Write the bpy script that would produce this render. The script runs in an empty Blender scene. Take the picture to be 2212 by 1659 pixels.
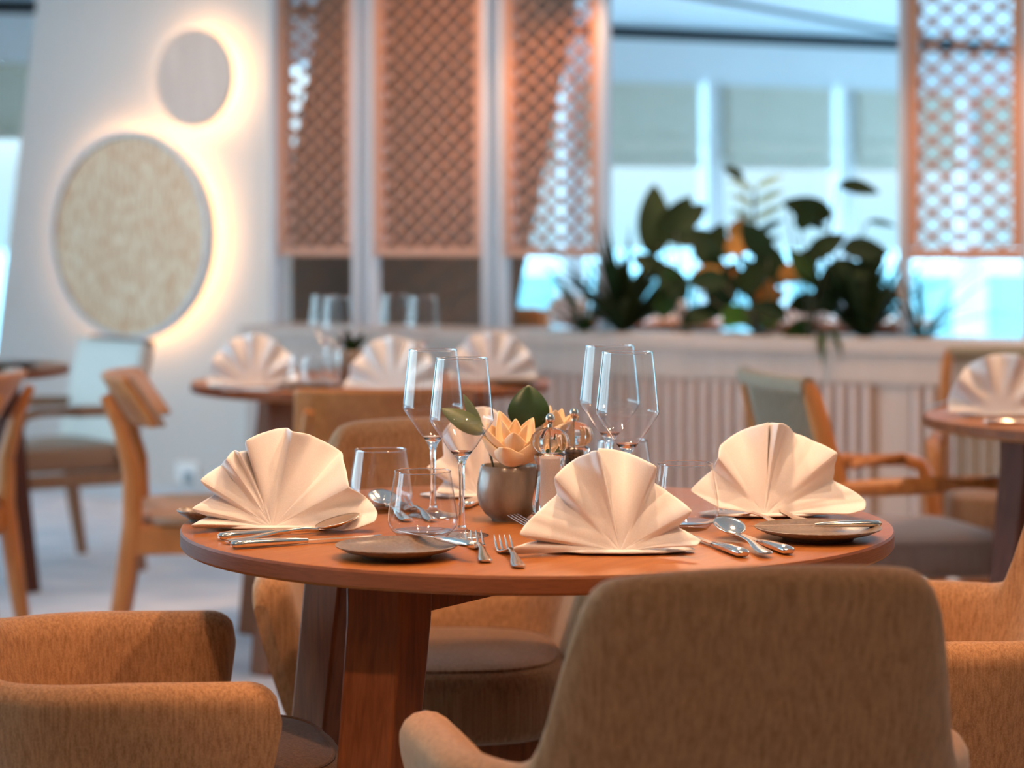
import bpy, math, random
from mathutils import Vector, Matrix
R = math.radians
PI = math.pi
random.seed(7)
S = bpy.context.scene
C = S.collection

# ------------------------------------------------------------------ camera
F, CX, HY, CZ = 4850.0, 1106.0, 510.0, 1.155      # focal length (px), centre column, horizon row, eye height
cd = bpy.data.cameras.new('camera'); cam = bpy.data.objects.new('camera', cd); C.objects.link(cam)
cam.location = (0, 0, CZ); cam.rotation_euler = (R(90), 0, 0)
cd.sensor_width = 36; cd.lens = 36 * F / 2212; cd.shift_y = -(829.5 - HY) / 2212
cd.clip_start = .1; cd.clip_end = 3000
cd.dof.use_dof = True; cd.dof.focus_distance = 3.0; cd.dof.aperture_fstop = 3.3
S.camera = cam
# ------------------------------------------------------------------ world, exposure
S.view_settings.view_transform = 'Standard'; S.view_settings.look = 'None'
S.view_settings.gamma = 1; S.view_settings.exposure = 1.3; S.view_settings.use_curve_mapping = False
w = bpy.data.worlds.new('sky'); S.world = w; w.use_nodes = True
nt = w.node_tree; bg = nt.nodes['Background']
tc = nt.nodes.new('ShaderNodeTexCoord'); sp = nt.nodes.new('ShaderNodeSeparateXYZ'); cr = nt.nodes.new('ShaderNodeValToRGB')
nt.links.new(tc.outputs['Generated'], sp.inputs[0]); nt.links.new(sp.outputs['Z'], cr.inputs[0]); nt.links.new(cr.outputs[0], bg.inputs[0])
e = cr.color_ramp.elements
e[0].position = 0.0; e[0].color = (.66, .86, .98, 1)
e[1].position = .40; e[1].color = (.58, .84, 1.0, 1)
for ps, cl in ((.03, (.036, .050, .0575, 1)), (.09, (.09, .13, .15, 1)), (.2, (.42, .61, .72, 1))):
    n_ = e.new(ps); n_.color = cl
e[0].color = (.029, .0485, .0585, 1)
# extra low sky brightness added on the unseen left for the glass reflections
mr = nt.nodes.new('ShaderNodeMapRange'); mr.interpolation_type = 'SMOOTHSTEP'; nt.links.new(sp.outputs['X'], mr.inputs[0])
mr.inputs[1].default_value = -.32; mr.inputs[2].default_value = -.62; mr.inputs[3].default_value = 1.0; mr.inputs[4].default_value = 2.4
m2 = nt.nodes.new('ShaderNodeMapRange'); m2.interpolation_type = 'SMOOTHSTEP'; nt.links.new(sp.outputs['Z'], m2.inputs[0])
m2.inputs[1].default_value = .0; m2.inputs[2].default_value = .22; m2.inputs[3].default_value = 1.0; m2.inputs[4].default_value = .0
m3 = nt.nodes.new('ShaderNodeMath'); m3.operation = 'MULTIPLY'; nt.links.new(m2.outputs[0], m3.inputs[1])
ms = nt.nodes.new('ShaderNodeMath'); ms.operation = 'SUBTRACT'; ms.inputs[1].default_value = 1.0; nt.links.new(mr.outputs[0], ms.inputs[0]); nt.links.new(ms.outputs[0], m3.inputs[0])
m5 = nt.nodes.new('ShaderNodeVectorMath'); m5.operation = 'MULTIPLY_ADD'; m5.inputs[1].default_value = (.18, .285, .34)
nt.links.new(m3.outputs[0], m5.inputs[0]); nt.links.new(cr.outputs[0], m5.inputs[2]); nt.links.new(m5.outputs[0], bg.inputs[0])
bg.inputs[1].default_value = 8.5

def lamp(name, kind, loc, energy, color, target=None, **kw):
    l = bpy.data.lights.new(name, kind); l.energy = energy; l.color = color
    o = bpy.data.objects.new(name, l); C.objects.link(o); o.location = loc
    if target is not None:
        o.rotation_euler = (Vector(target) - Vector(loc)).to_track_quat('-Z', 'Y').to_euler()
    for k, v in kw.items(): setattr(l, k, v)
    return o
WARM = (1.0, .60, .34)
def spot(x, y, tx, ty, en, size=62, tz=.75, blend=.6, rad=.035):
    return lamp('downlight_and_fill_spot', 'SPOT', (x, y, 2.33), en, WARM, (tx, ty, tz), spot_size=R(size), spot_blend=blend, shadow_soft_size=rad)
spot(-.62, 1.45, .02, 3.15, 30, 36, .82, .5)  # added front spot, fills light onto the napkin faces
spot(.95, 1.5, .1, 3.15, 16, 34, .82, .5)  # second added fill, from the front right
spot(.16, 2.96, .08, 3.1, 28, 66)
spot(-.42, 3.05, -.1, 3.1, 14, 66)
spot(.62, 2.55, .3, 3.05, 15, 62)
spot(-.3, 6.0, -.38, 6.2, 30, 60)
spot(1.5, 4.8, 1.4, 5.0, 34, 66)
spot(-.85, 5.1, -.95, 5.6, 20, 66)
spot(.25, 8.0, .2, 8.7, 22, 75, .8)
spot(-.45, 7.6, -.35, 8.6, 34, 60, 1.8, .9)
spot(1.6, 6.9, 1.5, 7.6, 26, 75, .8)
spot(-1.9, 7.6, -1.65, 9.7, 26, 80, 1.2, .9)  # added wash to brighten the leaning wall and its discs
spot(.3, 10.9, .25, 10.9, 50, 80)
spot(1.5, 10.6, 1.6, 10.6, 50, 80)
spot(.8, 8.2, .95, 8.35, 26, 60, .8)
# unseen warm area lights added to fill the room and napkin fronts
for (x, y, en) in ((-.9, .9, 2.6), (.9, .7, 3.0), (2.2, 3.6, 4), (.2, 4.6, 4), (2.6, 6.6, 6), (.7, 6.6, 6)):
    lamp('warm_fill_light', 'AREA', (x, y, 2.34), en, (1.0, .64, .38), (x, y + .001, 0), shape='DISK', size=.3)

# ------------------------------------------------------------------ helpers
def U(px, py, D):                       # point seen at column px, row py at distance D
    return Vector(((px - CX) / F * D, D, CZ - (py - HY) / F * D))
def G(px, py, z=.75):                   # point at height z seen at column px, row py
    D = F * (CZ - z) / (py - HY)
    return Vector(((px - CX) / F * D, D, z))

class MB:
    def __init__(s): s.v = []; s.f = []; s.uv = {}
    def add(s, vs, fs):
        n = len(s.v); s.v += [tuple(v) for v in vs]; s.f += [tuple(i + n for i in f) for f in fs]
    def box(s, c, d, rz=0, m=None):
        M = m or (Matrix.Translation(c) @ Matrix.Rotation(rz, 4, 'Z'))
        x, y, z = d[0] / 2, d[1] / 2, d[2] / 2
        vs = [M @ Vector((a * x, b * y, k * z)) for k in (-1, 1) for b in (-1, 1) for a in (-1, 1)]
        s.add(vs, [(0, 2, 3, 1), (4, 5, 7, 6), (0, 1, 5, 4), (2, 6, 7, 3), (0, 4, 6, 2), (1, 3, 7, 5)])
    def bar(s, p, q, wd, th, up=(0, 0, 1)):                 # box between two points, wd across, th along `up`
        p, q = Vector(p), Vector(q); a = (q - p); L = a.length; a.normalize()
        u = Vector(up); sd = a.cross(u)
        if sd.length < 1e-4: sd = a.cross(Vector((1, 0, 0)))
        sd.normalize(); u = sd.cross(a)
        vs = [p + sd * i * wd / 2 + u * j * th / 2 for (i, j) in ((-1, -1), (1, -1), (1, 1), (-1, 1))]
        vs += [v + a * L for v in vs]
        s.add(vs, [(0, 1, 2, 3), (7, 6, 5, 4), (0, 4, 5, 1), (1, 5, 6, 2), (2, 6, 7, 3), (3, 7, 4, 0)])
    def tube(s, pts, rad, n=12, flat=1.0, up=(0, 0, 1), sq=2.0):     # swept tube; flat squashes along up; sq>2 squarer
        pts = [Vector(p) for p in pts]; N = len(pts)
        rad = rad if isinstance(rad, (list, tuple)) else [rad] * N
        vs = []
        for i, p in enumerate(pts):
            t = (pts[min(i + 1, N - 1)] - pts[max(i - 1, 0)]).normalized()
            sd = t.cross(Vector(up))
            if sd.length < 1e-3: sd = t.cross(Vector((0, 1, 0)))
            sd.normalize(); uu = sd.cross(t)
            r = rad[i]; rx, ry = r if isinstance(r, tuple) else (r, r * flat)
            for k in range(n):
                a = 2 * PI * k / n; ca, sa = math.cos(a), math.sin(a)
                cx = math.copysign(abs(ca) ** (2 / sq), ca); sx = math.copysign(abs(sa) ** (2 / sq), sa)
                vs.append(p + sd * rx * cx + uu * ry * sx)
        fs = [(i * n + k, i * n + (k + 1) % n, (i + 1) * n + (k + 1) % n, (i + 1) * n + k) for i in range(N - 1) for k in range(n)]
        fs += [tuple(range(n))[::-1], tuple((N - 1) * n + k for k in range(n))]
        s.add(vs, fs)
    def lathe(s, prof, c=(0, 0, 0), n=40, closed=False, m=None):
        c = Vector(c); vs = []; N = len(prof)
        for (r, z) in prof:
            for k in range(n):
                a = 2 * PI * k / n; v = Vector((r * math.cos(a), r * math.sin(a), z))
                vs.append((m @ v if m else v) + c)
        fs = [(i * n + k, i * n + (k + 1) % n, (i + 1) * n + (k + 1) % n, (i + 1) * n + k) for i in range(N - 1) for k in range(n)]
        if closed: fs += [((N - 1) * n + k, (N - 1) * n + (k + 1) % n, (k + 1) % n, k) for k in range(n)]
        else:
            if prof[0][0] > 1e-5: fs.append(tuple(range(n))[::-1])
            if prof[-1][0] > 1e-5: fs.append(tuple((N - 1) * n + k for k in range(n)))
        s.add(vs, fs)
    def surf(s, prof, c=(0, 0, 0), n=40):                   # open lathe surface, no caps
        vs = []; N = len(prof); c = Vector(c)
        for (r, z) in prof:
            for k in range(n):
                a = 2 * PI * k / n; vs.append(Vector((r * math.cos(a), r * math.sin(a), z)) + c)
        s.add(vs, [(i * n + k, i * n + (k + 1) % n, (i + 1) * n + (k + 1) % n, (i + 1) * n + k) for i in range(N - 1) for k in range(n)])
    def grid(s, rows, close=False):
        n = len(rows[0]); vs = [v for r in rows for v in r]
        fs = [(i * n + k, i * n + k + 1, (i + 1) * n + k + 1, (i + 1) * n + k) for i in range(len(rows) - 1) for k in range(n - 1)]
        if close: fs += [(i * n + n - 1, i * n, (i + 1) * n, (i + 1) * n + n - 1) for i in range(len(rows) - 1)]
        s.add(vs, fs)
    def poly(s, pts, z0, z1):                               # prism from plan polygon
        n = len(pts); vs = [(x, y, z0) for x, y in pts] + [(x, y, z1) for x, y in pts]
        s.add(vs, [tuple(range(n))[::-1], tuple(range(n, 2 * n))] + [(i, (i + 1) % n, n + (i + 1) % n, n + i) for i in range(n)])
    def ball(s, c, r, n=10, sz=1.0):
        s.lathe([(max(r * math.sin(PI * i / 6), 1e-6), -r * sz * math.cos(PI * i / 6)) for i in range(7)], c, n)
    def build(s, name, mat, parent=None, smooth=True, bevel=0, seg=2, sub=0, solid=0, angle=35):
        me = bpy.data.meshes.new(name); me.from_pydata(s.v, [], s.f); me.validate(); me.update()
        o = bpy.data.objects.new(name, me); C.objects.link(o)
        if mat: me.materials.append(mat)
        if smooth:
            for p in me.polygons: p.use_smooth = True
            try: me.set_sharp_from_angle(angle=R(angle))
            except Exception: pass
        if solid:
            m = o.modifiers.new('solid', 'SOLIDIFY'); m.thickness = solid; m.offset = 0
        if bevel:
            m = o.modifiers.new('bevel', 'BEVEL'); m.width = bevel; m.segments = seg; m.limit_method = 'ANGLE'; m.angle_limit = R(40)
        if sub:
            m = o.modifiers.new('sub', 'SUBSURF'); m.levels = sub; m.render_levels = sub
        if parent: o.parent = parent
        return o
def tag(o, label=None, cat=None, group=None, kind=None):
    if label: o['label'] = label
    if cat: o['category'] = cat
    if group: o['group'] = group
    if kind: o['kind'] = kind
    return o
def empty(name, loc, rz, label, cat, group=None):
    o = bpy.data.objects.new(name, None); C.objects.link(o); o.location = loc; o.rotation_euler = (0, 0, rz); o.empty_display_size = .1
    return tag(o, label, cat, group)
def kids(o): return [c for c in bpy.data.objects if c.parent == o]
def dup(o, loc=None, rz=None, label=None, parent=None, group=None, rot=None):
    c = o.copy(); C.objects.link(c)
    if parent: c.parent = parent
    if loc is not None: c.location = loc
    if rz is not None: c.rotation_euler = (0, 0, rz)
    if rot is not None: c.rotation_euler = rot
    if label: c['label'] = label
    if group: c['group'] = group
    for ch in kids(o): dup(ch, parent=c)
    return c
def struct(mb, name, mat, **k):
    o = mb.build(name, mat, **k); o['kind'] = 'structure'; return o

# ------------------------------------------------------------------ materials
def mat(name, col=(.8, .8, .8), rough=.5, metal=0, spec=.5, **k):
    m = bpy.data.materials.new(name); m.use_nodes = True
    b = m.node_tree.nodes['Principled BSDF']
    b.inputs['Base Color'].default_value = (*col, 1); b.inputs['Roughness'].default_value = rough
    b.inputs['Metallic'].default_value = metal; b.inputs['Specular IOR Level'].default_value = spec
    for kk, v in k.items(): b.inputs[kk].default_value = v
    return m
def noise_mat(name, c1, c2, scale=(1, 1, 1), nscale=5, detail=4, rough=.5, bump=0, lo=.3, hi=.7, spec=.5, rvar=0, dist=.002, coord='Object', distortion=0, **k):
    m = mat(name, c1, rough, spec=spec, **k); nt = m.node_tree; N = nt.nodes; L = nt.links; b = N['Principled BSDF']
    t = N.new('ShaderNodeTexCoord'); mp = N.new('ShaderNodeMapping'); mp.inputs['Scale'].default_value = scale
    n = N.new('ShaderNodeTexNoise'); n.inputs['Scale'].default_value = nscale; n.inputs['Detail'].default_value = detail; n.inputs['Distortion'].default_value = distortion
    r = N.new('ShaderNodeValToRGB'); r.color_ramp.elements[0].position = lo; r.color_ramp.elements[1].position = hi
    r.color_ramp.elements[0].color = (*c1, 1); r.color_ramp.elements[1].color = (*c2, 1)
    L.new(t.outputs[coord], mp.inputs[0]); L.new(mp.outputs[0], n.inputs[0]); L.new(n.outputs['Fac'], r.inputs[0]); L.new(r.outputs[0], b.inputs['Base Color'])
    if bump:
        bp = N.new('ShaderNodeBump'); bp.inputs['Strength'].default_value = bump; bp.inputs['Distance'].default_value = dist
        L.new(n.outputs['Fac'], bp.inputs['Height']); L.new(bp.outputs[0], b.inputs['Normal'])
    return m
def weave_mat(name, c1, c2, c3, s=330.0, bump=.35):
    """woven cloth: vertical slub streaks plus a fine crossing thread pattern"""
    m = mat(name, c1, .92, spec=.15); nt = m.node_tree; N = nt.nodes; L = nt.links; b = N['Principled BSDF']
    b.inputs['Sheen Weight'].default_value = .25; b.inputs['Sheen Roughness'].default_value = .5
    t = N.new('ShaderNodeTexCoord')
    def nz(scale, k, det=3):
        mp = N.new('ShaderNodeMapping'); mp.inputs['Scale'].default_value = scale
        n = N.new('ShaderNodeTexNoise'); n.inputs['Scale'].default_value = k; n.inputs['Detail'].default_value = det
        L.new(t.outputs['Object'], mp.inputs[0]); L.new(mp.outputs[0], n.inputs[0]); return n
    n1 = nz((1, 1, .03), 240, 2); n2 = nz((1, 1, .8), 420, 1)
    r1 = N.new('ShaderNodeValToRGB'); r1.color_ramp.elements[0].position = .32; r1.color_ramp.elements[1].position = .68
    r1.color_ramp.elements[0].color = (*c1, 1); r1.color_ramp.elements[1].color = (*c2, 1)
    L.new(n1.outputs['Fac'], r1.inputs[0])
    r2 = N.new('ShaderNodeValToRGB'); r2.color_ramp.elements[0].position = .45; r2.color_ramp.elements[1].position = .65
    L.new(n2.outputs['Fac'], r2.inputs[0])
    mx = N.new('ShaderNodeMixRGB'); mx.inputs[2].default_value = (*c3, 1)
    mm = N.new('ShaderNodeMath'); mm.operation = 'MULTIPLY'; mm.inputs[1].default_value = .25; L.new(r2.outputs[0], mm.inputs[0]); L.new(mm.outputs[0], mx.inputs[0])
    L.new(r1.outputs[0], mx.inputs[1]); L.new(mx.outputs[0], b.inputs['Base Color'])
    bp = N.new('ShaderNodeBump'); bp.inputs['Strength'].default_value = bump; bp.inputs['Distance'].default_value = .001
    ad = N.new('ShaderNodeMath'); ad.operation = 'ADD'; L.new(n1.outputs['Fac'], ad.inputs[0]); L.new(n2.outputs['Fac'], ad.inputs[1])
    L.new(ad.outputs[0], bp.inputs['Height']); L.new(bp.outputs[0], b.inputs['Normal'])
    return m
def translucent_mat(name, c1, c2, *a, **k):
    m = noise_mat(name, c1, c2, *a, **k); nt = m.node_tree; N = nt.nodes; L = nt.links
    tl = N.new('ShaderNodeBsdfTranslucent'); tl.inputs[0].default_value = (*c2, 1); mx = N.new('ShaderNodeMixShader'); mx.inputs[0].default_value = .28
    L.new(N['Principled BSDF'].outputs[0], mx.inputs[1]); L.new(tl.outputs[0], mx.inputs[2]); L.new(mx.outputs[0], N['Material Output'].inputs[0]); return m
def thin_glass(name, tint=(1, 1, 1), ior=1.5, boost=1.0):
    m = bpy.data.materials.new(name); m.use_nodes = True; nt = m.node_tree; N = nt.nodes; L = nt.links
    N.remove(N['Principled BSDF']); o = N['Material Output']
    tr = N.new('ShaderNodeBsdfTransparent'); tr.inputs[0].default_value = (*tint, 1)
    gl = N.new('ShaderNodeBsdfGlossy'); gl.inputs['Roughness'].default_value = .02
    ge = N.new('ShaderNodeNewGeometry'); dt = N.new('ShaderNodeVectorMath'); dt.operation = 'DOT_PRODUCT'
    L.new(ge.outputs['Normal'], dt.inputs[0]); L.new(ge.outputs['Incoming'], dt.inputs[1])
    ab = N.new('ShaderNodeMath'); ab.operation = 'ABSOLUTE'; L.new(dt.outputs['Value'], ab.inputs[0])
    om = N.new('ShaderNodeMath'); om.operation = 'SUBTRACT'; om.inputs[0].default_value = 1; L.new(ab.outputs[0], om.inputs[1])
    pw = N.new('ShaderNodeMath'); pw.operation = 'POWER'; pw.inputs[1].default_value = 5; L.new(om.outputs[0], pw.inputs[0])
    fr = N.new('ShaderNodeMath'); fr.operation = 'MULTIPLY_ADD'; fr.inputs[1].default_value = .95; fr.inputs[2].default_value = .045; L.new(pw.outputs[0], fr.inputs[0])
    mu = N.new('ShaderNodeMath'); mu.operation = 'MULTIPLY'; mu.inputs[1].default_value = boost; mu.use_clamp = True
    mx = N.new('ShaderNodeMixShader')
    L.new(fr.outputs[0], mu.inputs[0]); L.new(mu.outputs[0], mx.inputs[0]); L.new(tr.outputs[0], mx.inputs[1]); L.new(gl.outputs[0], mx.inputs[2]); L.new(mx.outputs[0], o.inputs[0])
    return m
def glass(name, col=(1, 1, 1), rough=0, ior=1.45):
    m = mat(name, col, rough); b = m.node_tree.nodes['Principled BSDF']
    b.inputs['Transmission Weight'].default_value = 1; b.inputs['IOR'].default_value = ior
    return m
def emis(name, col, st):
    m = mat(name, (0, 0, 0)); b = m.node_tree.nodes['Principled BSDF']
    b.inputs['Emission Color'].default_value = (*col, 1); b.inputs['Emission Strength'].default_value = st
    return m
M = {}
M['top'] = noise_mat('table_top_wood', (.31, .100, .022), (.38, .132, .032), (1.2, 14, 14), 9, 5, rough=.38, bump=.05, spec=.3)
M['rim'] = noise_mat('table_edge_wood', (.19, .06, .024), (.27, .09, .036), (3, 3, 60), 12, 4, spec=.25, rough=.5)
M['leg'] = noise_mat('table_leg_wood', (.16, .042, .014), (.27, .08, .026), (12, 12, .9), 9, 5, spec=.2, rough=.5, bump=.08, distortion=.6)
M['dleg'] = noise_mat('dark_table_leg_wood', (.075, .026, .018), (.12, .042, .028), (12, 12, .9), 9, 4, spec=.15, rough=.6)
M['wood'] = noise_mat('chair_wood', (.44, .145, .035), (.60, .22, .06), (10, 10, 1.2), 8, 4, rough=.38, bump=.04)
M['wood2'] = noise_mat('armchair_brown_wood', (.27, .13, .07), (.38, .19, .10), (10, 10, 1.2), 8, 4, rough=.45)
M['fab'] = weave_mat('tan_woven_fabric', (.31, .140, .060), (.48, .240, .112), (.64, .37, .19))
M['fabseat'] = weave_mat('brown_woven_seat_fabric', (.19, .088, .04), (.31, .155, .078), (.37, .20, .105))
M['napkin'] = noise_mat('white_napkin_linen', (.78, .74, .73), (.84, .80, .79), (1, 1, 1), 600, 2, rough=.9, bump=.12, spec=.1, dist=.0005)
M['plate'] = noise_mat('brown_stoneware', (.15, .105, .075), (.27, .20, .15), (1, 1, 1), 220, 5, rough=.28, bump=.05, dist=.0005, lo=.35, hi=.7)
M['silver'] = mat('polished_steel', (.86, .78, .70), .14, 1)
M['thick'] = thin_glass('thick_clear_glass', (.93, .95, .95), 1.5, 2.2)
M['thin'] = thin_glass('thin_clear_glass', (.985, .99, .99), 1.45, 1.5)
M['glass'] = glass('solid_clear_glass')
M['pot'] = noise_mat('glazed_stone_pot', (.17, .125, .095), (.33, .26, .20), (3, 3, 1), 14, 8, rough=.22, bump=.1, lo=.3, hi=.75)
M['petal'] = noise_mat('cream_petal', (.86, .60, .36), (.92, .72, .50), (1, 1, 1), 30, 3, rough=.55, spec=.2)
M['petal'].node_tree.nodes['Principled BSDF'].inputs['Subsurface Weight'].default_value = .15
M['petal'].node_tree.nodes['Principled BSDF'].inputs['Subsurface Radius'].default_value = (.01, .006, .003)
M['leafd'] = noise_mat('glossy_dark_leaf', (.018, .045, .018), (.035, .08, .025), (1, 1, 1), 20, 3, rough=.35)
M['leafm'] = noise_mat('olive_leaf', (.06, .085, .03), (.10, .13, .045), (1, 1, 1), 30, 3, rough=.4)
M['stem'] = mat('brown_stem', (.10, .08, .04), .6)
M['salt'] = noise_mat('salt_grains', (.85, .72, .66), (.95, .85, .80), (1, 1, 1), 900, 2, rough=.8, bump=.4)
M['pepper'] = noise_mat('peppercorns', (.02, .012, .008), (.10, .055, .03), (1, 1, 1), 260, 2, rough=.6, bump=.8, lo=.4, hi=.6)
M['soil'] = mat('dark_moss', (.02, .014, .01), .9)
# setting
M['carpet'] = noise_mat('mottled_carpet', (.60, .63, .70), (.88, .83, .85), (1, 2.2, 1), 3.5, 8, rough=.95, spec=.05, bump=.1, dist=.004)
M['ceil'] = mat('pale_blue_ceiling_paint', (.58, .74, .82), .45)
M['wallp'] = mat('pale_wall_paint', (.66, .635, .61), .75)
M['wallw'] = mat('warm_oak_panelling', (.50, .40, .32), .6)
M['brown'] = noise_mat('dark_brown_panel', (.13, .085, .062), (.17, .11, .08), (1, 1, 1), 4, 3, rough=.6)
M['post'] = mat('pale_grey_lacquer', (.44, .41, .43), .4)
M['lat'] = noise_mat('copper_wood_lattice', (.31, .110, .038), (.44, .17, .065), (10, 10, 10), 6, 2, rough=.4)
M['latf'] = mat('rose_wood_frame', (.46, .20, .105), .42)
M['beige'] = noise_mat('beige_oak_veneer', (.50, .40, .35), (.56, .45, .40), (8, 8, .7), 7, 4, rough=.5)
M['slat'] = mat('pale_lilac_slat', (.62, .54, .53), .5)
M['slatgap'] = mat('brown_recess', (.30, .19, .14), .7)
M['win'] = mat('white_window_frame', (.70, .76, .78), .4)
M['dark'] = mat('dark_shadow_gap', (.03, .04, .05), .6)
M['blind'] = translucent_mat('grey_green_blind', (.60, .58, .49), (.68, .65, .56), (1, 1, 6), 5, 3, rough=.85)
M['pane'] = thin_glass('window_glass', (.97, .99, 1), 1.5, .7)
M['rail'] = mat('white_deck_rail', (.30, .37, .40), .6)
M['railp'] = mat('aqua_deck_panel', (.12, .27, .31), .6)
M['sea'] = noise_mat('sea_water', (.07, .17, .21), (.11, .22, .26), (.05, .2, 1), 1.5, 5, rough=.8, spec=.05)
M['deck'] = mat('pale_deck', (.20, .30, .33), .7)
M['disc'] = noise_mat('greige_wood_disc', (.66, .55, .49), (.74, .62, .55), (5, 5, .8), 6, 4, rough=.6)
M['discw'] = noise_mat('straw_woven_disc', (.66, .40, .22), (.90, .80, .62), (60, 60, 15), 1.3, 5, rough=.8, bump=.6, lo=.38, hi=.62)
M['white'] = mat('white_lacquer', (.62, .66, .70), .4)
M['led'] = emis('warm_led_strip', (1, .58, .30), 8.5)
M['sock'] = mat('white_socket_plastic', (.93, .96, .97), .25)
M['sockg'] = mat('grey_socket_insert', (.25, .32, .36), .4)
M['cord'] = noise_mat('khaki_cord', (.36, .27, .17), (.48, .37, .25), (30, 30, 4), 8, 2, rough=.85)
M['cordg'] = noise_mat('grey_cord', (.26, .20, .14), (.36, .285, .21), (30, 30, 4), 8, 2, rough=.85)
M['cush'] = weave_mat('mauve_grey_cushion', (.22, .165, .155), (.30, .23, .215), (.34, .27, .25))
M['cream'] = mat('cream_back_fabric', (.80, .70, .62), .9)
M['leath'] = mat('brown_seat_leather', (.36, .20, .12), .45)
M['hall'] = mat('rust_fabric', (.42, .18, .07), .8)
M['lf1'] = noise_mat('dark_green_leaf', (.007, .017, .006), (.018, .036, .011), (1, 1, 1), 9, 3, rough=.4)
M['lf2'] = noise_mat('mid_green_leaf', (.014, .038, .009), (.035, .075, .016), (1, 1, 1), 9, 3, rough=.4)
M['lf3'] = noise_mat('rust_orange_leaf', (.40, .14, .03), (.62, .27, .06), (1, 1, 1), 9, 3, rough=.5)
M['lf4'] = noise_mat('bright_green_leaf', (.10, .26, .03), (.18, .36, .05), (1, 1, 1), 9, 3, rough=.4)
for k_ in ('lf1', 'lf2', 'lf3', 'lf4'): M[k_].node_tree.nodes['Principled BSDF'].inputs['Specular IOR Level'].default_value = .15; M[k_].node_tree.nodes['Principled BSDF'].inputs['Roughness'].default_value = .6
M['lf5'] = noise_mat('backlit_leaf', (.30, .50, .44), (.42, .62, .55), (1, 1, 1), 9, 3, rough=.4)  # window brightness showing through the upper leaves, put into the colour

# ------------------------------------------------------------------ room shell
fl = MB(); fl.poly([(-9, -1.5), (6, -1.5), (6, 15.5), (-9, 15.5)], -.1, 0); struct(fl, 'floor', M['carpet'], smooth=False)
ce = MB(); ce.poly([(-9, -1.5), (6, -1.5), (6, 16.2), (-9, 16.2)], 2.36, 2.5); struct(ce, 'ceiling', M['ceil'], smooth=False)
b_ = MB(); b_.box((-1.5, -1.45, 1.2), (15, .1, 2.4)); struct(b_, 'wall_near', M['wallw'], smooth=False)
b_ = MB(); b_.box((5.2, 3.4, 1.2), (.1, 9.8, 2.4)); struct(b_, 'wall_right', M['wallw'], smooth=False)
gr = MB(); a, b2 = U(1560, 0, 11.46), U(1960, 72, 13.3)
d_ = (b2 - a).normalized(); gr.bar((a.x - d_.x * 4, a.y - d_.y * 4, 2.355), (b2.x + d_.x * 1.5, b2.y + d_.y * 1.5, 2.355), .07, .02); struct(gr, 'trim_1', M['dark'], smooth=False)

# leaning pale wall with the lit discs
W0 = Vector((-.993, 9.37, 0)); WD = Vector((-.85, .5268, 0)); WN = Vector((-.5268, -.85, 0))
def wt(px, off=0):                        # position along the wall of image column px
    k = (px - CX) / F; A = W0 + WN * off
    return (k * A.y - A.x) / (WD.x - k * WD.y)
def wp(t, z, off=0): return W0 + WD * t + WN * off + Vector((0, 0, z))
wl = MB(); fr_ = [wp(0, 0), wp(wt(-45), 0), wp(wt(88), 2.36), wp(0, 2.36)]; bk = [v - WN * .12 for v in fr_]
wl.add(fr_ + bk, [(0, 1, 2, 3), (7, 6, 5, 4), (0, 4, 5, 1), (1, 5, 6, 2), (2, 6, 7, 3), (3, 7, 4, 0)]); struct(wl, 'wall_left', M['wallp'], smooth=False)
bb = MB(); bb.bar(wp(.02, .04, .008), wp(wt(-38), .04, .008), .016, .08); struct(bb, 'baseboard_left', M['white'], smooth=False)
def disc_light(name, px, py, r, face, rimw, label):
    t = wt(px, .1); q = wp(t, 0, .1); z = CZ - (py - HY) / F * q.y
    o = empty(name, wp(t, z, 0), 0, label, 'wall light', 'round backlit wall lights on the leaning wall')
    rot = WN.to_track_quat('Z', 'Y').to_matrix().to_4x4()
    f = MB(); f.lathe([(.0001, .085), (r - rimw, .085), (r - rimw, .102 if not rimw else .096), (.0001, .102 if not rimw else .096)], n=72, m=rot); f.build('face_panel', face, o, angle=30)
    if rimw:
        f = MB(); f.lathe([(r - rimw, .070), (r, .070), (r, .112), (r - .006, .118), (r - rimw, .118)], n=72, closed=True, m=rot); f.build('rim', M['white'], o)
    f = MB(); f.lathe([(r - .06, .060), (r - .04, .060), (r - .04, .074), (r - .06, .074)], n=72, closed=True, m=rot); f.build('light_strip', M['led'], o)
    f = MB(); f.lathe([(.0001, .0), (r * .5, .0), (r * .5, .085), (.0001, .085)], n=48, m=rot); f.build('mounting_plate', M['white'], o)
    return o
disc_light('wall_disc_light', 418, 168, .2066, M['disc'], 0, 'small round greige wood wall light glowing warm around its edge')
disc_light('wall_disc_light', 280, 509, .452, M['discw'], .025, 'large round wall light with straw woven face and white rim')
so = empty('wall_socket', wp(.38, .335, .001), math.atan2(WN.y, WN.x) + PI / 2, 'white wall socket low on the pale leaning wall', 'socket')
p = U(410, 1020, 9.3)
t_ = .33
for t_ in [i * .01 for i in range(150)]:
    q = wp(t_, 0)
    if CX + F * q.x / q.y < 411: break
q = wp(t_, 0); so.location = (q.x, q.y, CZ - (1020 - HY) / F * q.y)
s_ = MB(); s_.box((0, -.008, 0), (.125, .016, .09)); s_.build('face_plate', M['sock'], so, bevel=.008)
s_ = MB(); s_.box((.012, -.018, -.02), (.05, .006, .042)); s_.build('socket_insert', M['sockg'], so, smooth=False)

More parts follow.
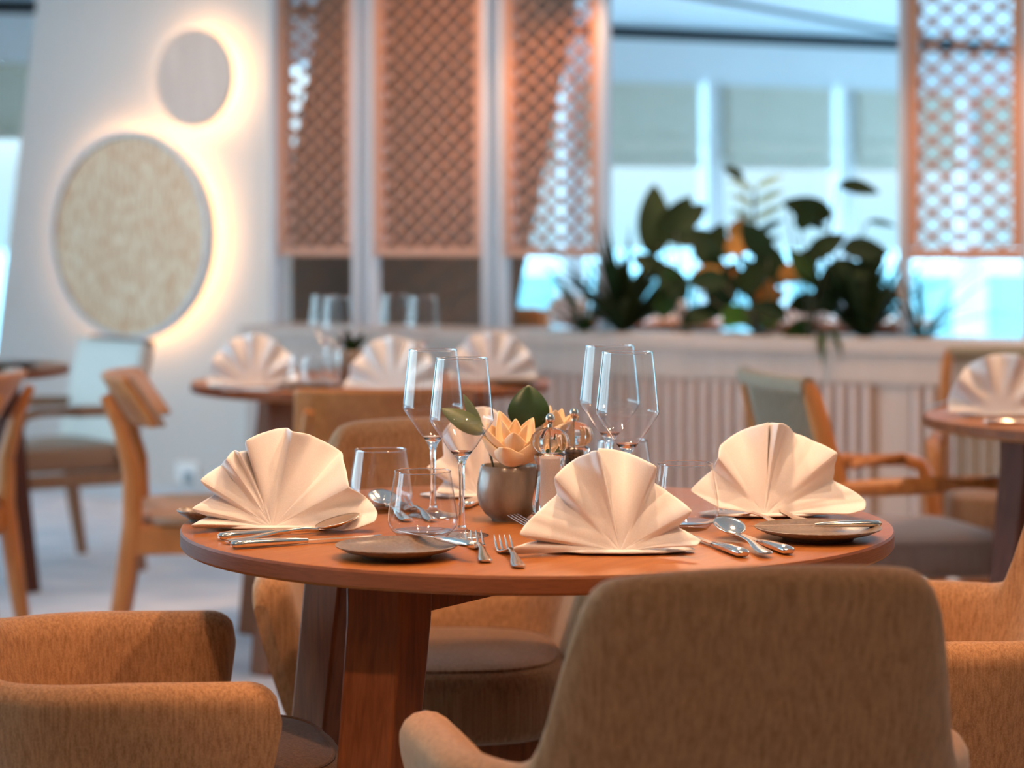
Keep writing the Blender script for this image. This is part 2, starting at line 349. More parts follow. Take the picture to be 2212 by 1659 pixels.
# ------------------------------------------------------------------ windows
nwin = [0]
def window_run(P, d, bays, sp, sill=.40, blind=1.575, blab=None):
    """window wall from P along d: sill wall, head, mullions, panes, blinds"""
    P = Vector((P[0], P[1], 0)); d = Vector((d[0], d[1], 0)).normalized(); nrm = Vector((d.y, -d.x, 0)); ang = math.atan2(d.y, d.x)
    L = bays * sp; mid = P + d * L / 2; nwin[0] += 1; n = nwin[0]
    s = MB(); s.box((mid.x, mid.y, sill / 2), (L + .12, .16, sill), ang); struct(s, 'wall_window_%d' % n, M['win'], smooth=False)
    s = MB(); s.box((mid.x, mid.y, 2.17), (L + .12, .24, .23), ang); struct(s, 'trim_window_head_%d' % n, M['win'], smooth=False)
    s = MB(); s.box((mid.x, mid.y, 2.322), (L + .12, .16, .076), ang); struct(s, 'trim_shadow_gap_%d' % n, M['dark'], smooth=False)
    s = MB(); s.box((mid.x + nrm.x * .05, mid.y + nrm.y * .05, sill + .01), (L + .12, .24, .03), ang); struct(s, 'trim_sill_%d' % n, M['win'], smooth=False, bevel=.005)
    f = MB()
    for i in range(bays + 1):
        c = P + d * sp * i; f.box((c.x, c.y, (sill + 2.06) / 2 + .01), (.11, .13, 2.06 - sill - .02), ang)
    win = struct(f, 'window_%d' % n, M['win'], smooth=False)
    g = MB()
    for i in range(bays):
        c = P + d * sp * (i + .5); g.box((c.x, c.y, (sill + 2.05) / 2), (sp - .112, .006, 2.05 - sill - .03), ang)
    struct(g, 'window_pane', M['pane'], smooth=False, parent=win)
    return P, d, nrm, ang
def make_blind(P, d, nrm, ang, i, sp, z0, label, wdt):
    c = P + d * (sp * (i + .5) - .055) + nrm * .10
    o = empty('roman_blind', (c.x, c.y, 0), ang, label, 'blind', 'grey green roman blinds half drawn over the windows')
    s = MB(); rows = []
    for a in range(21):
        z = 2.05 - (2.05 - z0) * a / 20
        k = max(0, (a - 13) / 7); off = -.012 * math.sin(k * PI * 3) - .01 * k
        row = []
        for j in range(13):
            u = j / 12 - .5; sag = -.012 * k * math.cos(u * PI)
            row.append((u * wdt, off * (1 + .4 * math.sin(j * 1.3 + i)), z + sag))
        rows.append(row)
    s.grid(rows); s.build('blind_cloth', M['blind'], o, solid=.006)
    s = MB(); s.box((0, 0, 2.052), (wdt + .02, .05, .03)); s.build('head_rail', M['win'], o, smooth=False)
    s = MB(); s.box((0, -.012, z0 + .0), (wdt, .014, .025)); s.build('bottom_bar', M['blind'], o, smooth=False)
    s = MB(); s.tube([(wdt / 2 + .03, -.01, 2.04), (wdt / 2 + .03, -.01, z0 + .16)], .0015, 6); pc = s.build('pull_cord', M['silver'], o); s = MB(); s.ball((wdt / 2 + .03, -.01, z0 + .15), .016, 12, 1.3); s.build('cord_knob', M['sock'], pc)
    return o
# bow windows on the right; mullions at columns 1535 and 1846
d0 = Vector((.9, .43, 0)).normalized()
Pm = U(1535, 0, 13.22); Pm.z = 0
sp = .925
start = Pm - d0 * sp * 2
P, d, nrm, ang = window_run(start, d0, 5, sp)
names = ['grey green roman blind behind the slanted brown panel', 'grey green roman blind at the left end of the open window view',
         'grey green roman blind in the middle of the open window view', 'grey green roman blind beside the right hand lattice screen',
         'grey green roman blind behind the right hand lattice screen']
for i in range(5): make_blind(P, d, nrm, ang, i, sp, 1.565, names[i], sp - .16)
# windows on the far left, beyond the leaning wall
P, d, nrm, ang = window_run((-4.6, 11.2), (1, .16), 4, .95)
lb = ['', '', '', '']
o = make_blind(P, d, nrm, ang, 1, .95, 1.66, 'grey green roman blind in the window left of the leaning wall', .80)
o = make_blind(P, d, nrm, ang, 2, .95, 1.66, 'grey green roman blind partly hidden by the edge of the leaning wall', .80)
# long glazed side on the left
window_run((-4.4, 2.4), (-.02, 1), 5, 1.08, sill=.3)
b_ = MB(); b_.box((-4.57, 9.5, 1.2), (.1, 3.2, 2.4)); struct(b_, 'wall_left_far', M['wallp'], smooth=False)
b_ = MB(); b_.box((-4.42, .45, 1.2), (.1, 3.7, 2.4)); struct(b_, 'wall_left_near', M['wallw'], smooth=False)
window_run((5.2, 15.6), (0, -1), 7, 1.03, sill=.4)
# outdoors
sea = MB(); sea.poly([(-900, 20), (900, 20), (900, 2200), (-900, 2200)], -14.2, -14); struct(sea, 'ground_sea', M['sea'], smooth=False)
dk = MB(); dk.poly([(-4, 15.6), (8, 15.6), (8, 19.5), (-4, 19.5)], -.15, -.02); struct(dk, 'ground_deck', M['deck'], smooth=False)
ra = empty('deck_railing', (2.2, 18.2, -.02), 0, 'white deck railing with aqua panels outside the windows', 'railing')
r_ = MB(); r_.box((0, 0, .96), (11, .10, .05)); r_.build('top_rail', M['rail'], ra, bevel=.01)
for i in range(7):
    r_ = MB(); r_.box((-4.8 + i * 1.6, 0, .47), (.09, .07, .94)); r_.build('post', M['rail'], ra, smooth=False)
for i in range(6):
    r_ = MB(); r_.box((-4.0 + i * 1.6, 0, .46), (1.49, .02, .80)); r_.build('panel', M['railp'], ra, smooth=False)

# ------------------------------------------------------------------ half wall with planter and screens
HA = Vector((-1.07, 9.02, 0)); HD = Vector((2.80, -1.44, 0)); HL = HD.length; HD.normalize(); HN = Vector((HD.y, -HD.x, 0)) ; HANG = math.atan2(HD.y, HD.x)
if HN.y > 0: HN = -HN                     # towards the camera
def hs(px, off=0):                        # arc position on the half wall line (off behind it) at image column px
    k = (px - CX) / F; A = HA - HN * off
    return (k * A.y - A.x) / (HD.x - k * HD.y)
HT = .796
hw = empty('planter_divider', (HA.x, HA.y, 0), HANG, 'low beige veneer divider with fluted front and planter ledge behind the tables', 'partition')
LEN = hs(2212) + 1.0
# local frame: x along, -y towards camera
s = MB(); s.box((LEN / 2, .16, (HT - .06) / 2), (LEN, .30, HT - .06)); s.build('body', M['beige'], hw, smooth=False)
s = MB(); 
x0, x1 = hs(1495), hs(1770)
s.box((x0 / 2 - .01, .16, HT - .025), (x0 + .02, .36, .05)); s.box(((x1 + LEN) / 2, .16, HT - .025), (LEN - x1, .36, .05))
s.box(((x0 + x1) / 2, 0.0, HT - .025), (x1 - x0, .06, .05)); s.box(((x0 + x1) / 2, .31, HT - .025), (x1 - x0, .06, .05))
s.build('ledge', M['beige'], hw, bevel=.004)
s = MB(); s.box(((x0 + x1) / 2, .155, HT - .03), (x1 - x0, .25, .03)); s.build('soil_bed', M['soil'], hw, smooth=False)
s = MB(); s.box((LEN / 2, .01, HT - .10), (LEN, .03, .105)); s.build('fascia', M['beige'], hw, smooth=False)
for (pa, pb) in ((545, 1895), (1965, 2500)):
    xa, xb = hs(pa), (hs(pb) if pb < 2300 else LEN - .05)
    s = MB(); s.box(((xa + xb) / 2, .012, .33), (xb - xa, .02, .615)); s.build('recess_panel', M['slatgap'], hw, smooth=False)
    s = MB(); n = int((xb - xa) / .047)
    for i in range(n): s.tube([(xa + .024 + i * .047, -.004, .03), (xa + .024 + i * .047, -.004, .635)], .0135, 8)
    s.build('slats', M['slat'], hw)
s = MB(); s.box((LEN / 2, .0, .02), (LEN, .05, .04)); s.build('plinth', M['beige'], hw, smooth=False)

def lattice_screen(pa, pb, px, pz, zb, label, posts=True, lean=0):
    xa, xb = hs(pa, .16), hs(pb, .16); W = xb - xa; zt = 2.36
    o = empty('lattice_screen', tuple(HA + HD * xa - HN * .16 + Vector((0, 0, HT))), HANG, label, 'screen', 'tall copper lattice screens standing on the divider')
    H = zt - HT - .002; z0 = zb - HT
    for sx in (0, 1):
        s = MB(); s.box((.0145 + sx * (W - .029), 0, H / 2), (.029, .06, H)); s.build('post', M['post'], o, smooth=False)
    s = MB(); fw = .034
    a, b = .031, W - .031
    s.box(((a + b) / 2, 0, z0 + fw / 2), (b - a, .05, fw)); s.box(((a + b) / 2, 0, H - fw / 2 - .01), (b - a, .05, fw))
    s.box((a + fw / 2, 0, (z0 + H) / 2), (fw, .05, H - z0 - fw * 2 - .01)); s.box((b - fw / 2, 0, (z0 + H) / 2), (fw, .05, H - z0 - fw * 2 - .01))
    s.build('frame', M['latf'], o, bevel=.004)
    a += fw; b -= fw; zlo = z0 + fw; zhi = H - fw - .01
    s = MB(); sl = pz / px
    for sg, yy in ((1, -.0065), (-1, .0065)):
        k = -int((zhi - zlo) / pz) - int((b - a) / px) - 2
        while k < int((zhi - zlo) / pz) + int((b - a) / px) + 3:
            # line z = zlo + k*pz + sg*sl*(x-a)
            pts = []
            def zz(x): return zlo + k * pz + sg * sl * (x - a)
            xs = [a, b]; lo, hi = sorted(((zlo - zlo - k * pz) / (sg * sl) + a, (zhi - zlo - k * pz) / (sg * sl) + a))
            xl, xh = max(a, lo), min(b, hi)
            if xh - xl > .01: s.bar((xl, yy, zz(xl)), (xh, yy, zz(xh)), .02, .015, (0, 1, 0)) if False else s.bar((xl, yy, zz(xl)), (xh, yy, zz(xh)), .012, .012, (0, 1, 0))
            k += 1
    i = 0
    nz = int((zhi - zlo) / (pz / 2)) + 1; nx = int((b - a) / (px / 2)) + 1
    for i in range(nx + 1):
        for j in range(nz + 1):
            if (i + j) % 2 == 0:
                x = a + i * px / 2; z = zlo + j * pz / 2
                if a + .004 < x < b - .004 and zlo + .004 < z < zhi - .004: s.box((x, 0, z), (.017, .034, .017), 0, Matrix.Translation((x, 0, z)) @ Matrix.Rotation(R(45), 4, 'Y') @ Matrix.Scale(1, 4))
    s.build('lattice', M['lat'], o, smooth=False)
    return o
lattice_screen(592, 782, .079, .071, 1.075, 'copper lattice screen nearest the leaning pale wall')
lattice_screen(800, 1062, .079, .071, 1.075, 'copper lattice screen with solid brown behind all of it')
lattice_screen(1080, 1314, .079, .071, 1.075, 'copper lattice screen bordering the window view on its left side')
lattice_screen(1946, 2232, .100, .084, 1.075, 'copper lattice screen at the right edge beyond the plants')
# leaning brown panel behind the screens
D_ = 9.9
pts = [U(1247, 0, D_), U(1108, 720, D_), U(592, 720, D_), U(592, 560, D_), U(694, 0, D_)]
def ext(p, q, z): k = (z - p.z) / (q.z - p.z); return p + (q - p) * k
poly = [ext(pts[0], pts[1], 2.36), ext(pts[0], pts[1], .0), ext(pts[4], pts[3], .0), ext(pts[4], pts[3], 2.36)]
bk = MB(); vs = poly + [v + Vector((0, .14, 0)) for v in poly]
bk.add(vs, [(3, 2, 1, 0), (4, 5, 6, 7), (0, 1, 5, 4), (1, 2, 6, 5), (2, 3, 7, 6), (3, 0, 4, 7)]); struct(bk, 'wall_brown_panel', M['brown'], smooth=False)

# ------------------------------------------------------------------ plants
def blade(mb, p, dirv, L, Wd, droop, up=Vector((0, 0, 1)), n=9, fold=.15, shape=0):
    """a curved leaf: starts at p along dirv, bending down by droop; shape 0 strap, 1 broad pointed"""
    p = Vector(p); d = Vector(dirv).normalized(); rows = []
    sd = d.cross(up)
    if sd.length < .05: sd = Vector((1, 0, 0))
    sd.normalize()
    for i in range(n + 1):
        t = i / n
        if shape == 0: wv = Wd * (math.sin(PI * min(1, t * .9 + .12)) ** .6) * (1 - t ** 4)
        else: wv = Wd * (math.sin(PI * t ** .8) ** .75) + .0005
        nn = sd.cross(d).normalized()
        rows.append([p - sd * wv / 2 + nn * fold * wv * .5, p, p + sd * wv / 2 + nn * fold * wv * .5])
        p = p + d * L / n
        d = (d + Vector((0, 0, -1)) * droop / n).normalized()
    mb.grid(rows)
def hp(px, depth=.155):                  # spot on the divider's ledge centre line, column px
    v = HA + HD * hs(px, depth) - HN * depth; v.z = HT; return v
def strap_plant(px, n, L, label, spread=1.0, m='lf1', seed=1, w=.035, pot=None, name='spiky_plant'):
    rnd = random.Random(seed); b = hp(px); o = empty(name, b, 0, label, 'plant')
    s = MB()
    for i in range(n):
        a = rnd.uniform(0, 2 * PI); tl = rnd.uniform(.15, 1.0) * spread
        dv = Vector((math.cos(a) * tl, math.sin(a) * tl * .7, 1))
        blade(s, (math.cos(a) * .02, math.sin(a) * .02, .0), dv, L * rnd.uniform(.65, 1.1), w * rnd.uniform(.7, 1.2), rnd.uniform(.2, 1.5))
    s.build('foliage', M[m], o)
    return o, b
def leaf_plant(px, leaves, label, name, stems=True, dd=0, m='lf1'):
    """leaves: (px, py, angle deg in the picture, length px, width px, material key)"""
    b = hp(px); D = b.y + dd; o = empty(name, b, 0, label, 'plant'); groups = {}; st = MB()
    rnd = random.Random(px)
    for k, (lx, ly, an, ln, wd, mk) in enumerate(leaves):
        Dk = D + rnd.uniform(-.10, .12); P0 = U(lx, ly, Dk) - b; sc = Dk / F
        dv = Vector((math.cos(R(an)), rnd.uniform(-.35, .35), math.sin(R(an))))
        g = groups.setdefault(mk, MB())
        upv = Vector((rnd.uniform(-.3, .3), -1, rnd.uniform(-.1, .5)))
        blade(g, P0, dv, ln * sc, wd * sc, .35, up=upv, shape=1, fold=.25)
        mid = P0 * .5 + Vector((rnd.uniform(-.03, .03), 0, -.03)); st.tube([(0, 0, -.01), mid * .6, P0 * .8 + Vector((0, 0, -.01)), P0], .0035, 5)
    first = True
    for mk, g in groups.items():
        q = g.build('foliage', M[mk], o)
    st.build('stems', M['stem'], o)
    return o
strap_plant(1345, 80, .47, 'dense spiky dark green plant left of the big leaved plant', 1.6, seed=3, w=.032)
strap_plant(1868, 46, .43, 'dense spiky dark green plant right of the big leaved plants', 1.7, seed=9, w=.042)
strap_plant(1262, 22, .36, 'sparse arching green plant in front of the third lattice screen', 1.9, m='lf2', seed=5, w=.024)
strap_plant(1992, 24, .44, 'thin arching fern like plant under the right lattice screen', 2.2, m='lf1', seed=12, w=.022, name='arching_plant')
leaf_plant(1480, [(1410, 560, 88, 175, 75, 'lf1'), (1425, 530, 62, 130, 60, 'lf1'), (1460, 500, 48, 95, 50, 'lf1'), (1440, 520, 8, 150, 46, 'lf1'), (1500, 520, -12, 90, 50, 'lf2'),
    (1480, 650, 120, 110, 60, 'lf1'), (1430, 690, 80, 120, 55, 'lf2'), (1540, 680, 70, 130, 65, 'lf1'), (1440, 600, 140, 90, 50, 'lf1'), (1500, 620, 30, 100, 52, 'lf3'), (1470, 700, 25, 120, 50, 'lf1'), (1530, 560, 70, 90, 50, 'lf1')],
    'tall plant with upright paddle leaves left of centre on the divider', 'broad_leaf_plant')
fern = []
for i in range(8):
    y = 400 + i * 34; fern += [(1628, y + 12, 150 - i * 3, 62, 17, 'lf5' if i < 3 else 'lf1'), (1632, y + 8, 32 + i * 2, 72, 18, 'lf5' if i < 3 else 'lf1')]
fern += [(1606, 388, 140, 55, 24, 'lf1')]
leaf_plant(1630, fern, 'slender tall plant with paired narrow leaves in front of the window', 'slender_plant')
leaf_plant(1650, [(1565, 540, 20, 70, 45, 'lf3'), (1590, 520, 80, 55, 45, 'lf3'), (1500, 615, 40, 70, 50, 'lf3'), (1640, 690, 78, 90, 55, 'lf3'), (1620, 650, 20, 80, 55, 'lf3'), (1600, 690, 10, 95, 55, 'lf4'), (1560, 700, 40, 70, 50, 'lf4'),
    (1560, 660, 100, 130, 70, 'lf1'), (1600, 640, 60, 110, 60, 'lf1'), (1690, 620, 110, 120, 60, 'lf1'), (1570, 610, 170, 90, 50, 'lf1'), (1680, 600, 20, 90, 45, 'lf3'), (1660, 560, 120, 100, 60, 'lf1'), (1540, 580, 110, 90, 55, 'lf1'), (1700, 690, 150, 90, 50, 'lf1')],
    'low plant with mixed green and rust orange leaves in mid divider', 'mixed_leaf_plant', dd=-.02)
leaf_plant(1745, [(1800, 470, 155, 120, 52, 'lf1'), (1700, 440, -25, 110, 50, 'lf1'), (1810, 400, -2, 92, 34, 'lf1'), (1815, 540, 5, 110, 55, 'lf1'), (1875, 478, -3, 62, 14, 'lf1'), (1745, 560, 40, 100, 50, 'lf1'),
    (1760, 620, 120, 100, 55, 'lf2'), (1720, 600, 60, 90, 50, 'lf1'), (1790, 680, 90, 110, 60, 'lf1'), (1730, 500, 80, 70, 40, 'lf1'), (1780, 590, 10, 110, 55, 'lf1'), (1840, 620, 50, 110, 55, 'lf1'), (1700, 660, 10, 110, 50, 'lf1'), (1760, 700, 200, 90, 50, 'lf2')],
    'tall plant with dark heart shaped leaves right of centre on the divider', 'heart_leaf_plant')
o = empty('trailing_plant', hp(1770, .02), 0, 'trailing plant hanging its leaf over the front of the divider', 'plant')
s = MB(); blade(s, (0, 0, .01), (-.05, -1.6, .6), .20, .028, 3.6, up=Vector((1, 0, 0)).cross(Vector((0, 0, 1)))); blade(s, (0.02, 0, .01), (.5, -1.2, .8), .17, .03, 3.4); blade(s, (0.02, 0, .01), (.9, -.2, 1.0), .22, .04, 2.2)
s.build('foliage', M['lf2'], o)

# ------------------------------------------------------------------ tables
def round_table(loc, rz, label, leg='leg', rim='rim', r=.5, leaf=0, group=None):
    o = empty('round_table', loc, rz, label, 'table', group or 'round wooden dining tables')
    s = MB(); s.lathe([(.0001, .722), (r - .02, .722), (r - .003, .725), (r, .7285), (r, .7455), (r - .0015, .749), (r - .005, .75), (.0001, .75)], n=128)
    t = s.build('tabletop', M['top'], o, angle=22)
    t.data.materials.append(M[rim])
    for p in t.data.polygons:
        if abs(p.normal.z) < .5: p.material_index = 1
    for k in range(4):
        a = k * PI / 2; m = Matrix.Rotation(a, 4, 'Z'); s = MB()
        for (r0, r1, wd) in ((.33, .40, .085),):
            vs = []
            for (z, ra, rb, w_) in ((0, .41, .47, .07), (.66, .315, .385, .088), (.722, .31, .385, .088)):
                vs += [m @ Vector((ra, -w_ / 2, z)), m @ Vector((rb, -w_ / 2, z)), m @ Vector((rb, w_ / 2, z)), m @ Vector((ra, w_ / 2, z))]
            s.add(vs, [(3, 2, 1, 0), (8, 9, 10, 11)] + [(j * 4 + i, j * 4 + (i + 1) % 4, j * 4 + 4 + (i + 1) % 4, j * 4 + 4 + i) for j in (0, 1) for i in range(4)])
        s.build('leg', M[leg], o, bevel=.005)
    s = MB()
    for k in range(2):
        m = Matrix.Rotation(k * PI / 2, 4, 'Z'); s.box(None, (.62, .07, .052), 0, m @ Matrix.Translation((0, 0, .696 - k * .0)))
    s.build('cross_brace', M[leg], o, smooth=False)
    return o
TC = Vector((.0348, 3.18, 0))
round_table(TC, math.atan2(-.83, -.55), 'round orange brown wooden table in the foreground laid for four')
round_table((-.395, 6.28, 0), R(235), 'round table with reddish edge in the middle distance, left of centre', 'leg', 'leg')
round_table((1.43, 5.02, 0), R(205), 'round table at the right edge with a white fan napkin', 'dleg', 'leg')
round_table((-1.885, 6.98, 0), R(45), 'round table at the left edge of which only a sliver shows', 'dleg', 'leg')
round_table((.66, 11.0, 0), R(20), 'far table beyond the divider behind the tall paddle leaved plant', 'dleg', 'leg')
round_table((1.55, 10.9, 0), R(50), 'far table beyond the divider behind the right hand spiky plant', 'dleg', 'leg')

# ------------------------------------------------------------------ upholstered armchair
def armchair(loc, rz, label, name='upholstered_armchair', group='tan upholstered armchairs around the front table'):
    o = empty(name, loc, rz, label, 'armchair', group)
    a, yb, yf, Rc, T = .305, -.275, .145, .185, .066
    seg = []
    n1 = 26
    for i in range(n1): seg.append((-a, yf - (yf - yb - Rc) * i / n1))
    for i in range(30): an = PI + (PI / 2) * i / 30; seg.append((-a + Rc + Rc * math.cos(an), yb + Rc + Rc * math.sin(an)))
    nb = 24
    for i in range(nb): seg.append((-a + Rc + 2 * (a - Rc) * i / nb, yb))
    for i in range(30): an = -PI / 2 + (PI / 2) * i / 30; seg.append((a - Rc + Rc * math.cos(an), yb + Rc + Rc * math.sin(an)))
    for i in range(n1 + 1): seg.append((a, yb + Rc + (yf - yb - Rc) * i / n1))
    N = len(seg); ds = [0]
    for i in range(1, N): ds.append(ds[-1] + math.dist(seg[i], seg[i - 1]))
    L = ds[-1]; rows = []
    for i, (x, y) in enumerate(seg):
        u = abs(ds[i] - L / 2); e = L / 2 - u
        p, q = seg[max(0, i - 1)], seg[min(N - 1, i + 1)]
        tx, ty = q[0] - p[0], q[1] - p[1]; l = math.hypot(tx, ty); nx, ny = -ty / l, tx / l           # inward
        f = 1 / (1 + math.exp((u - .214) / .0105)); f = f ** .8
        back = 1 / (1 + math.exp((u - .25) / .04))
        h = .602 + .216 * f - .012 * (u / .2) ** 2 * f + .005 - .006 * (1 - min(1, e / .2))
        tip = max(0, 1 - e / .045); rnd = math.sqrt(max(0, 1 - tip * tip))
        h -= .045 * (1 - rnd); th = T * (.35 + .65 * rnd) * (1 - .12 * f)
        row = []
        def pt(inw, z):
            tp = max(0, (.60 - z)) / .27; tp = tp ** 1.3
            c = inw + .070 * tp
            lean = back * max(0, (z - .45)) * .20
            return (x + nx * c + 0, y + ny * c - lean - (1 - min(1, e / .05)) * 0 - tp * .05 * (1 if e < .12 else 1) * (1 - back), z)
        zb = .335
        zs = [zb, zb + .012, .40, .46, .52, .565]
        top = h - th / 2
        for j in range(6): z = zb + (top - zb) * (j / 6) ** .9; row.append(pt(.008 if j == 0 else 0, z))
        for j in range(9):
            an = PI * j / 8; row.append(pt(th / 2 - th / 2 * math.cos(an), top + th / 2 * math.sin(an)))
        for j in range(5): z = top + (zb + .03 - top) * (j + 1) / 5; row.append(pt(th, z))
        rows.append(row)
    s = MB(); s.grid(rows, close=True)
    n = len(rows[0]); s.f.append(tuple(range(n))); s.f.append(tuple((N - 1) * n + k for k in range(n))[::-1])
    s.build('backrest_shell', M['fab'], o, angle=70)
    # seat cushion
    s = MB(); prof = [(.90, .345), (.97, .352), (1, .368), (1.0, .405), (.995, .432), (.97, .452), (.90, .463), (.75, .470), (.5, .474), (.2, .476), (.001, .476)]
    rows = []
    for (k, z) in prof:
        row = []
        for i in range(64):
            an = 2 * PI * i / 64; ca, sa = math.cos(an), math.sin(an); ex = 2 / 3.2
            x = .222 * math.copysign(abs(ca) ** ex, ca); y = .225 * math.copysign(abs(sa) ** ex, sa)
            if y > 0: y *= 1.0
            row.append((x * k, y * k + .035, z))
        rows.append(row)
    s.grid(rows, close=True); s.f.append(tuple(range(64))[::-1])
    cu = s.build('seat_cushion', M['fabseat'], o, angle=60)
    s = MB(); rr = rows[6]; ring = [Vector(v) * 1.0 for v in rr]; n_r = len(ring)
    s.grid([[ring[i] + Vector((ring[i].x, ring[i].y - .035, 0)).normalized() * .003 * math.cos(t) + Vector((0, 0, .003 * math.sin(t))) for t in [2 * PI * q / 8 for q in range(8)]] for i in list(range(n_r)) + [0]], close=True)
    s.build('piping', M['fabseat'], cu)
    s = MB(); s.box((0, .0, .318), (.37, .38, .052)); s.build('seat_frame', M['leg'], o, bevel=.006)
    for sx in (-1, 1):
        for sy in (-1, 1):
            s = MB(); s.tube([(sx * .155, sy * .16, .315), (sx * .20, sy * .205 - .01, 0)], [.021, .013], 14); s.build('leg', M['leg'], o)
    return o
ac = armchair((.188, 2.575, 0), R(12.5), 'tan upholstered armchair nearest the camera seen from behind')
def face(dx, dy): return math.atan2(dy, dx) - PI / 2
dup(ac, (-.485, 3.03, 0), face(.976, .22), 'tan upholstered armchair at the lower left corner seen side on')
dup(ac, (.555, 3.31, 0), face(-.99, .02), 'tan upholstered armchair at the right edge, half hidden by the nearest armchair')
dup(ac, (-.13, 3.80, 0), face(.05, -1), 'tan upholstered armchair on the far side of the front table')

# ------------------------------------------------------------------ wooden chairs
def wood_chair(loc, rz, label, group='plain orange wooden dining chairs'):
    o = empty('dining_chair', loc, rz, label, 'chair', group)
    for sx in (-1, 1):
        s = MB(); s.tube([(sx * .20, -.275, 0), (sx * .20, -.245, .2), (sx * .20, -.212, .42), (sx * .198, -.215, .55), (sx * .19, -.245, .66), (sx * .18, -.285, .745)], [(.015, .018), (.017, .024), (.017, .027), (.016, .024), (.014, .019), (.012, .014)], 12, sq=3, up=(0, 1, 0)); s.build('leg', M['wood'], o)
        s = MB(); s.tube([(sx * .21, .215, 0), (sx * .20, .20, .40)], [(.014, .014), (.019, .022)], 12, sq=3, up=(0, 1, 0)); s.build('leg', M['wood'], o)
        s = MB(); s.box((sx * .20, -.01, .375), (.026, .40, .075)); s.build('seat_rail', M['wood'], o, bevel=.006)
    for sy in (-.20, .20):
        s = MB(); s.box((0, sy, .38), (.38, .024, .06)); s.build('cross_rail', M['wood'], o, bevel=.005)
    rows = []
    s = MB()
    for (k, z) in [(.9, .412), (1, .418), (1, .436), (.94, .447), (.7, .452), (.001, .452)]:
        rows.append([(.235 * k * math.copysign(abs(math.cos(t)) ** .6, math.cos(t)), .225 * k * math.copysign(abs(math.sin(t)) ** .6, math.sin(t)) + .005, z) for t in [2 * PI * i / 48 for i in range(48)]])
    s.grid(rows, close=True); s.f.append(tuple(range(48))[::-1]); s.build('seat', M['leath'], o)
    # bent backrest board, raked
    for (nm, off, th, mt) in (('backrest', 0, .022, 'wood'), ('back_pad', .020, .016, 'leath')):
        s = MB(); rows = []
        for i in range(17):
            u = i / 16 * 2 - 1; x = .212 * u; cy = -.30 + .065 * u * u + off
            sec = []
            for (dy, z) in ((0, 0), (-.07, .165)):
                pass
            A = Vector((x, cy + .085, .665)); B = Vector((x, cy - .0, .795)); nn = Vector((0, 1, .5)).normalized() * th / 2
            rows.append([A - nn, B - nn, B + nn * .8 + Vector((0, 0, .006)) * 0, A + nn])
        s.grid(rows, close=True); n = 4; s.f.append((3, 2, 1, 0)); s.f.append(tuple(16 * 4 + k for k in range(4)))
        s.build(nm, M[mt], o, bevel=.006, smooth=True)
    return o
wc = wood_chair((-.785, 5.98, 0), face(1, .12), 'orange wooden dining chair seen side on, its seat behind the left napkin')
dup(wc, (-1.60, 5.95, 0), face(-1, .0), 'orange wooden dining chair cut by the left edge of the picture')
dup(wc, (-.33, 5.55, 0), face(-.12, 1), 'wooden dining chair seen from behind, just beyond the far tan armchair')

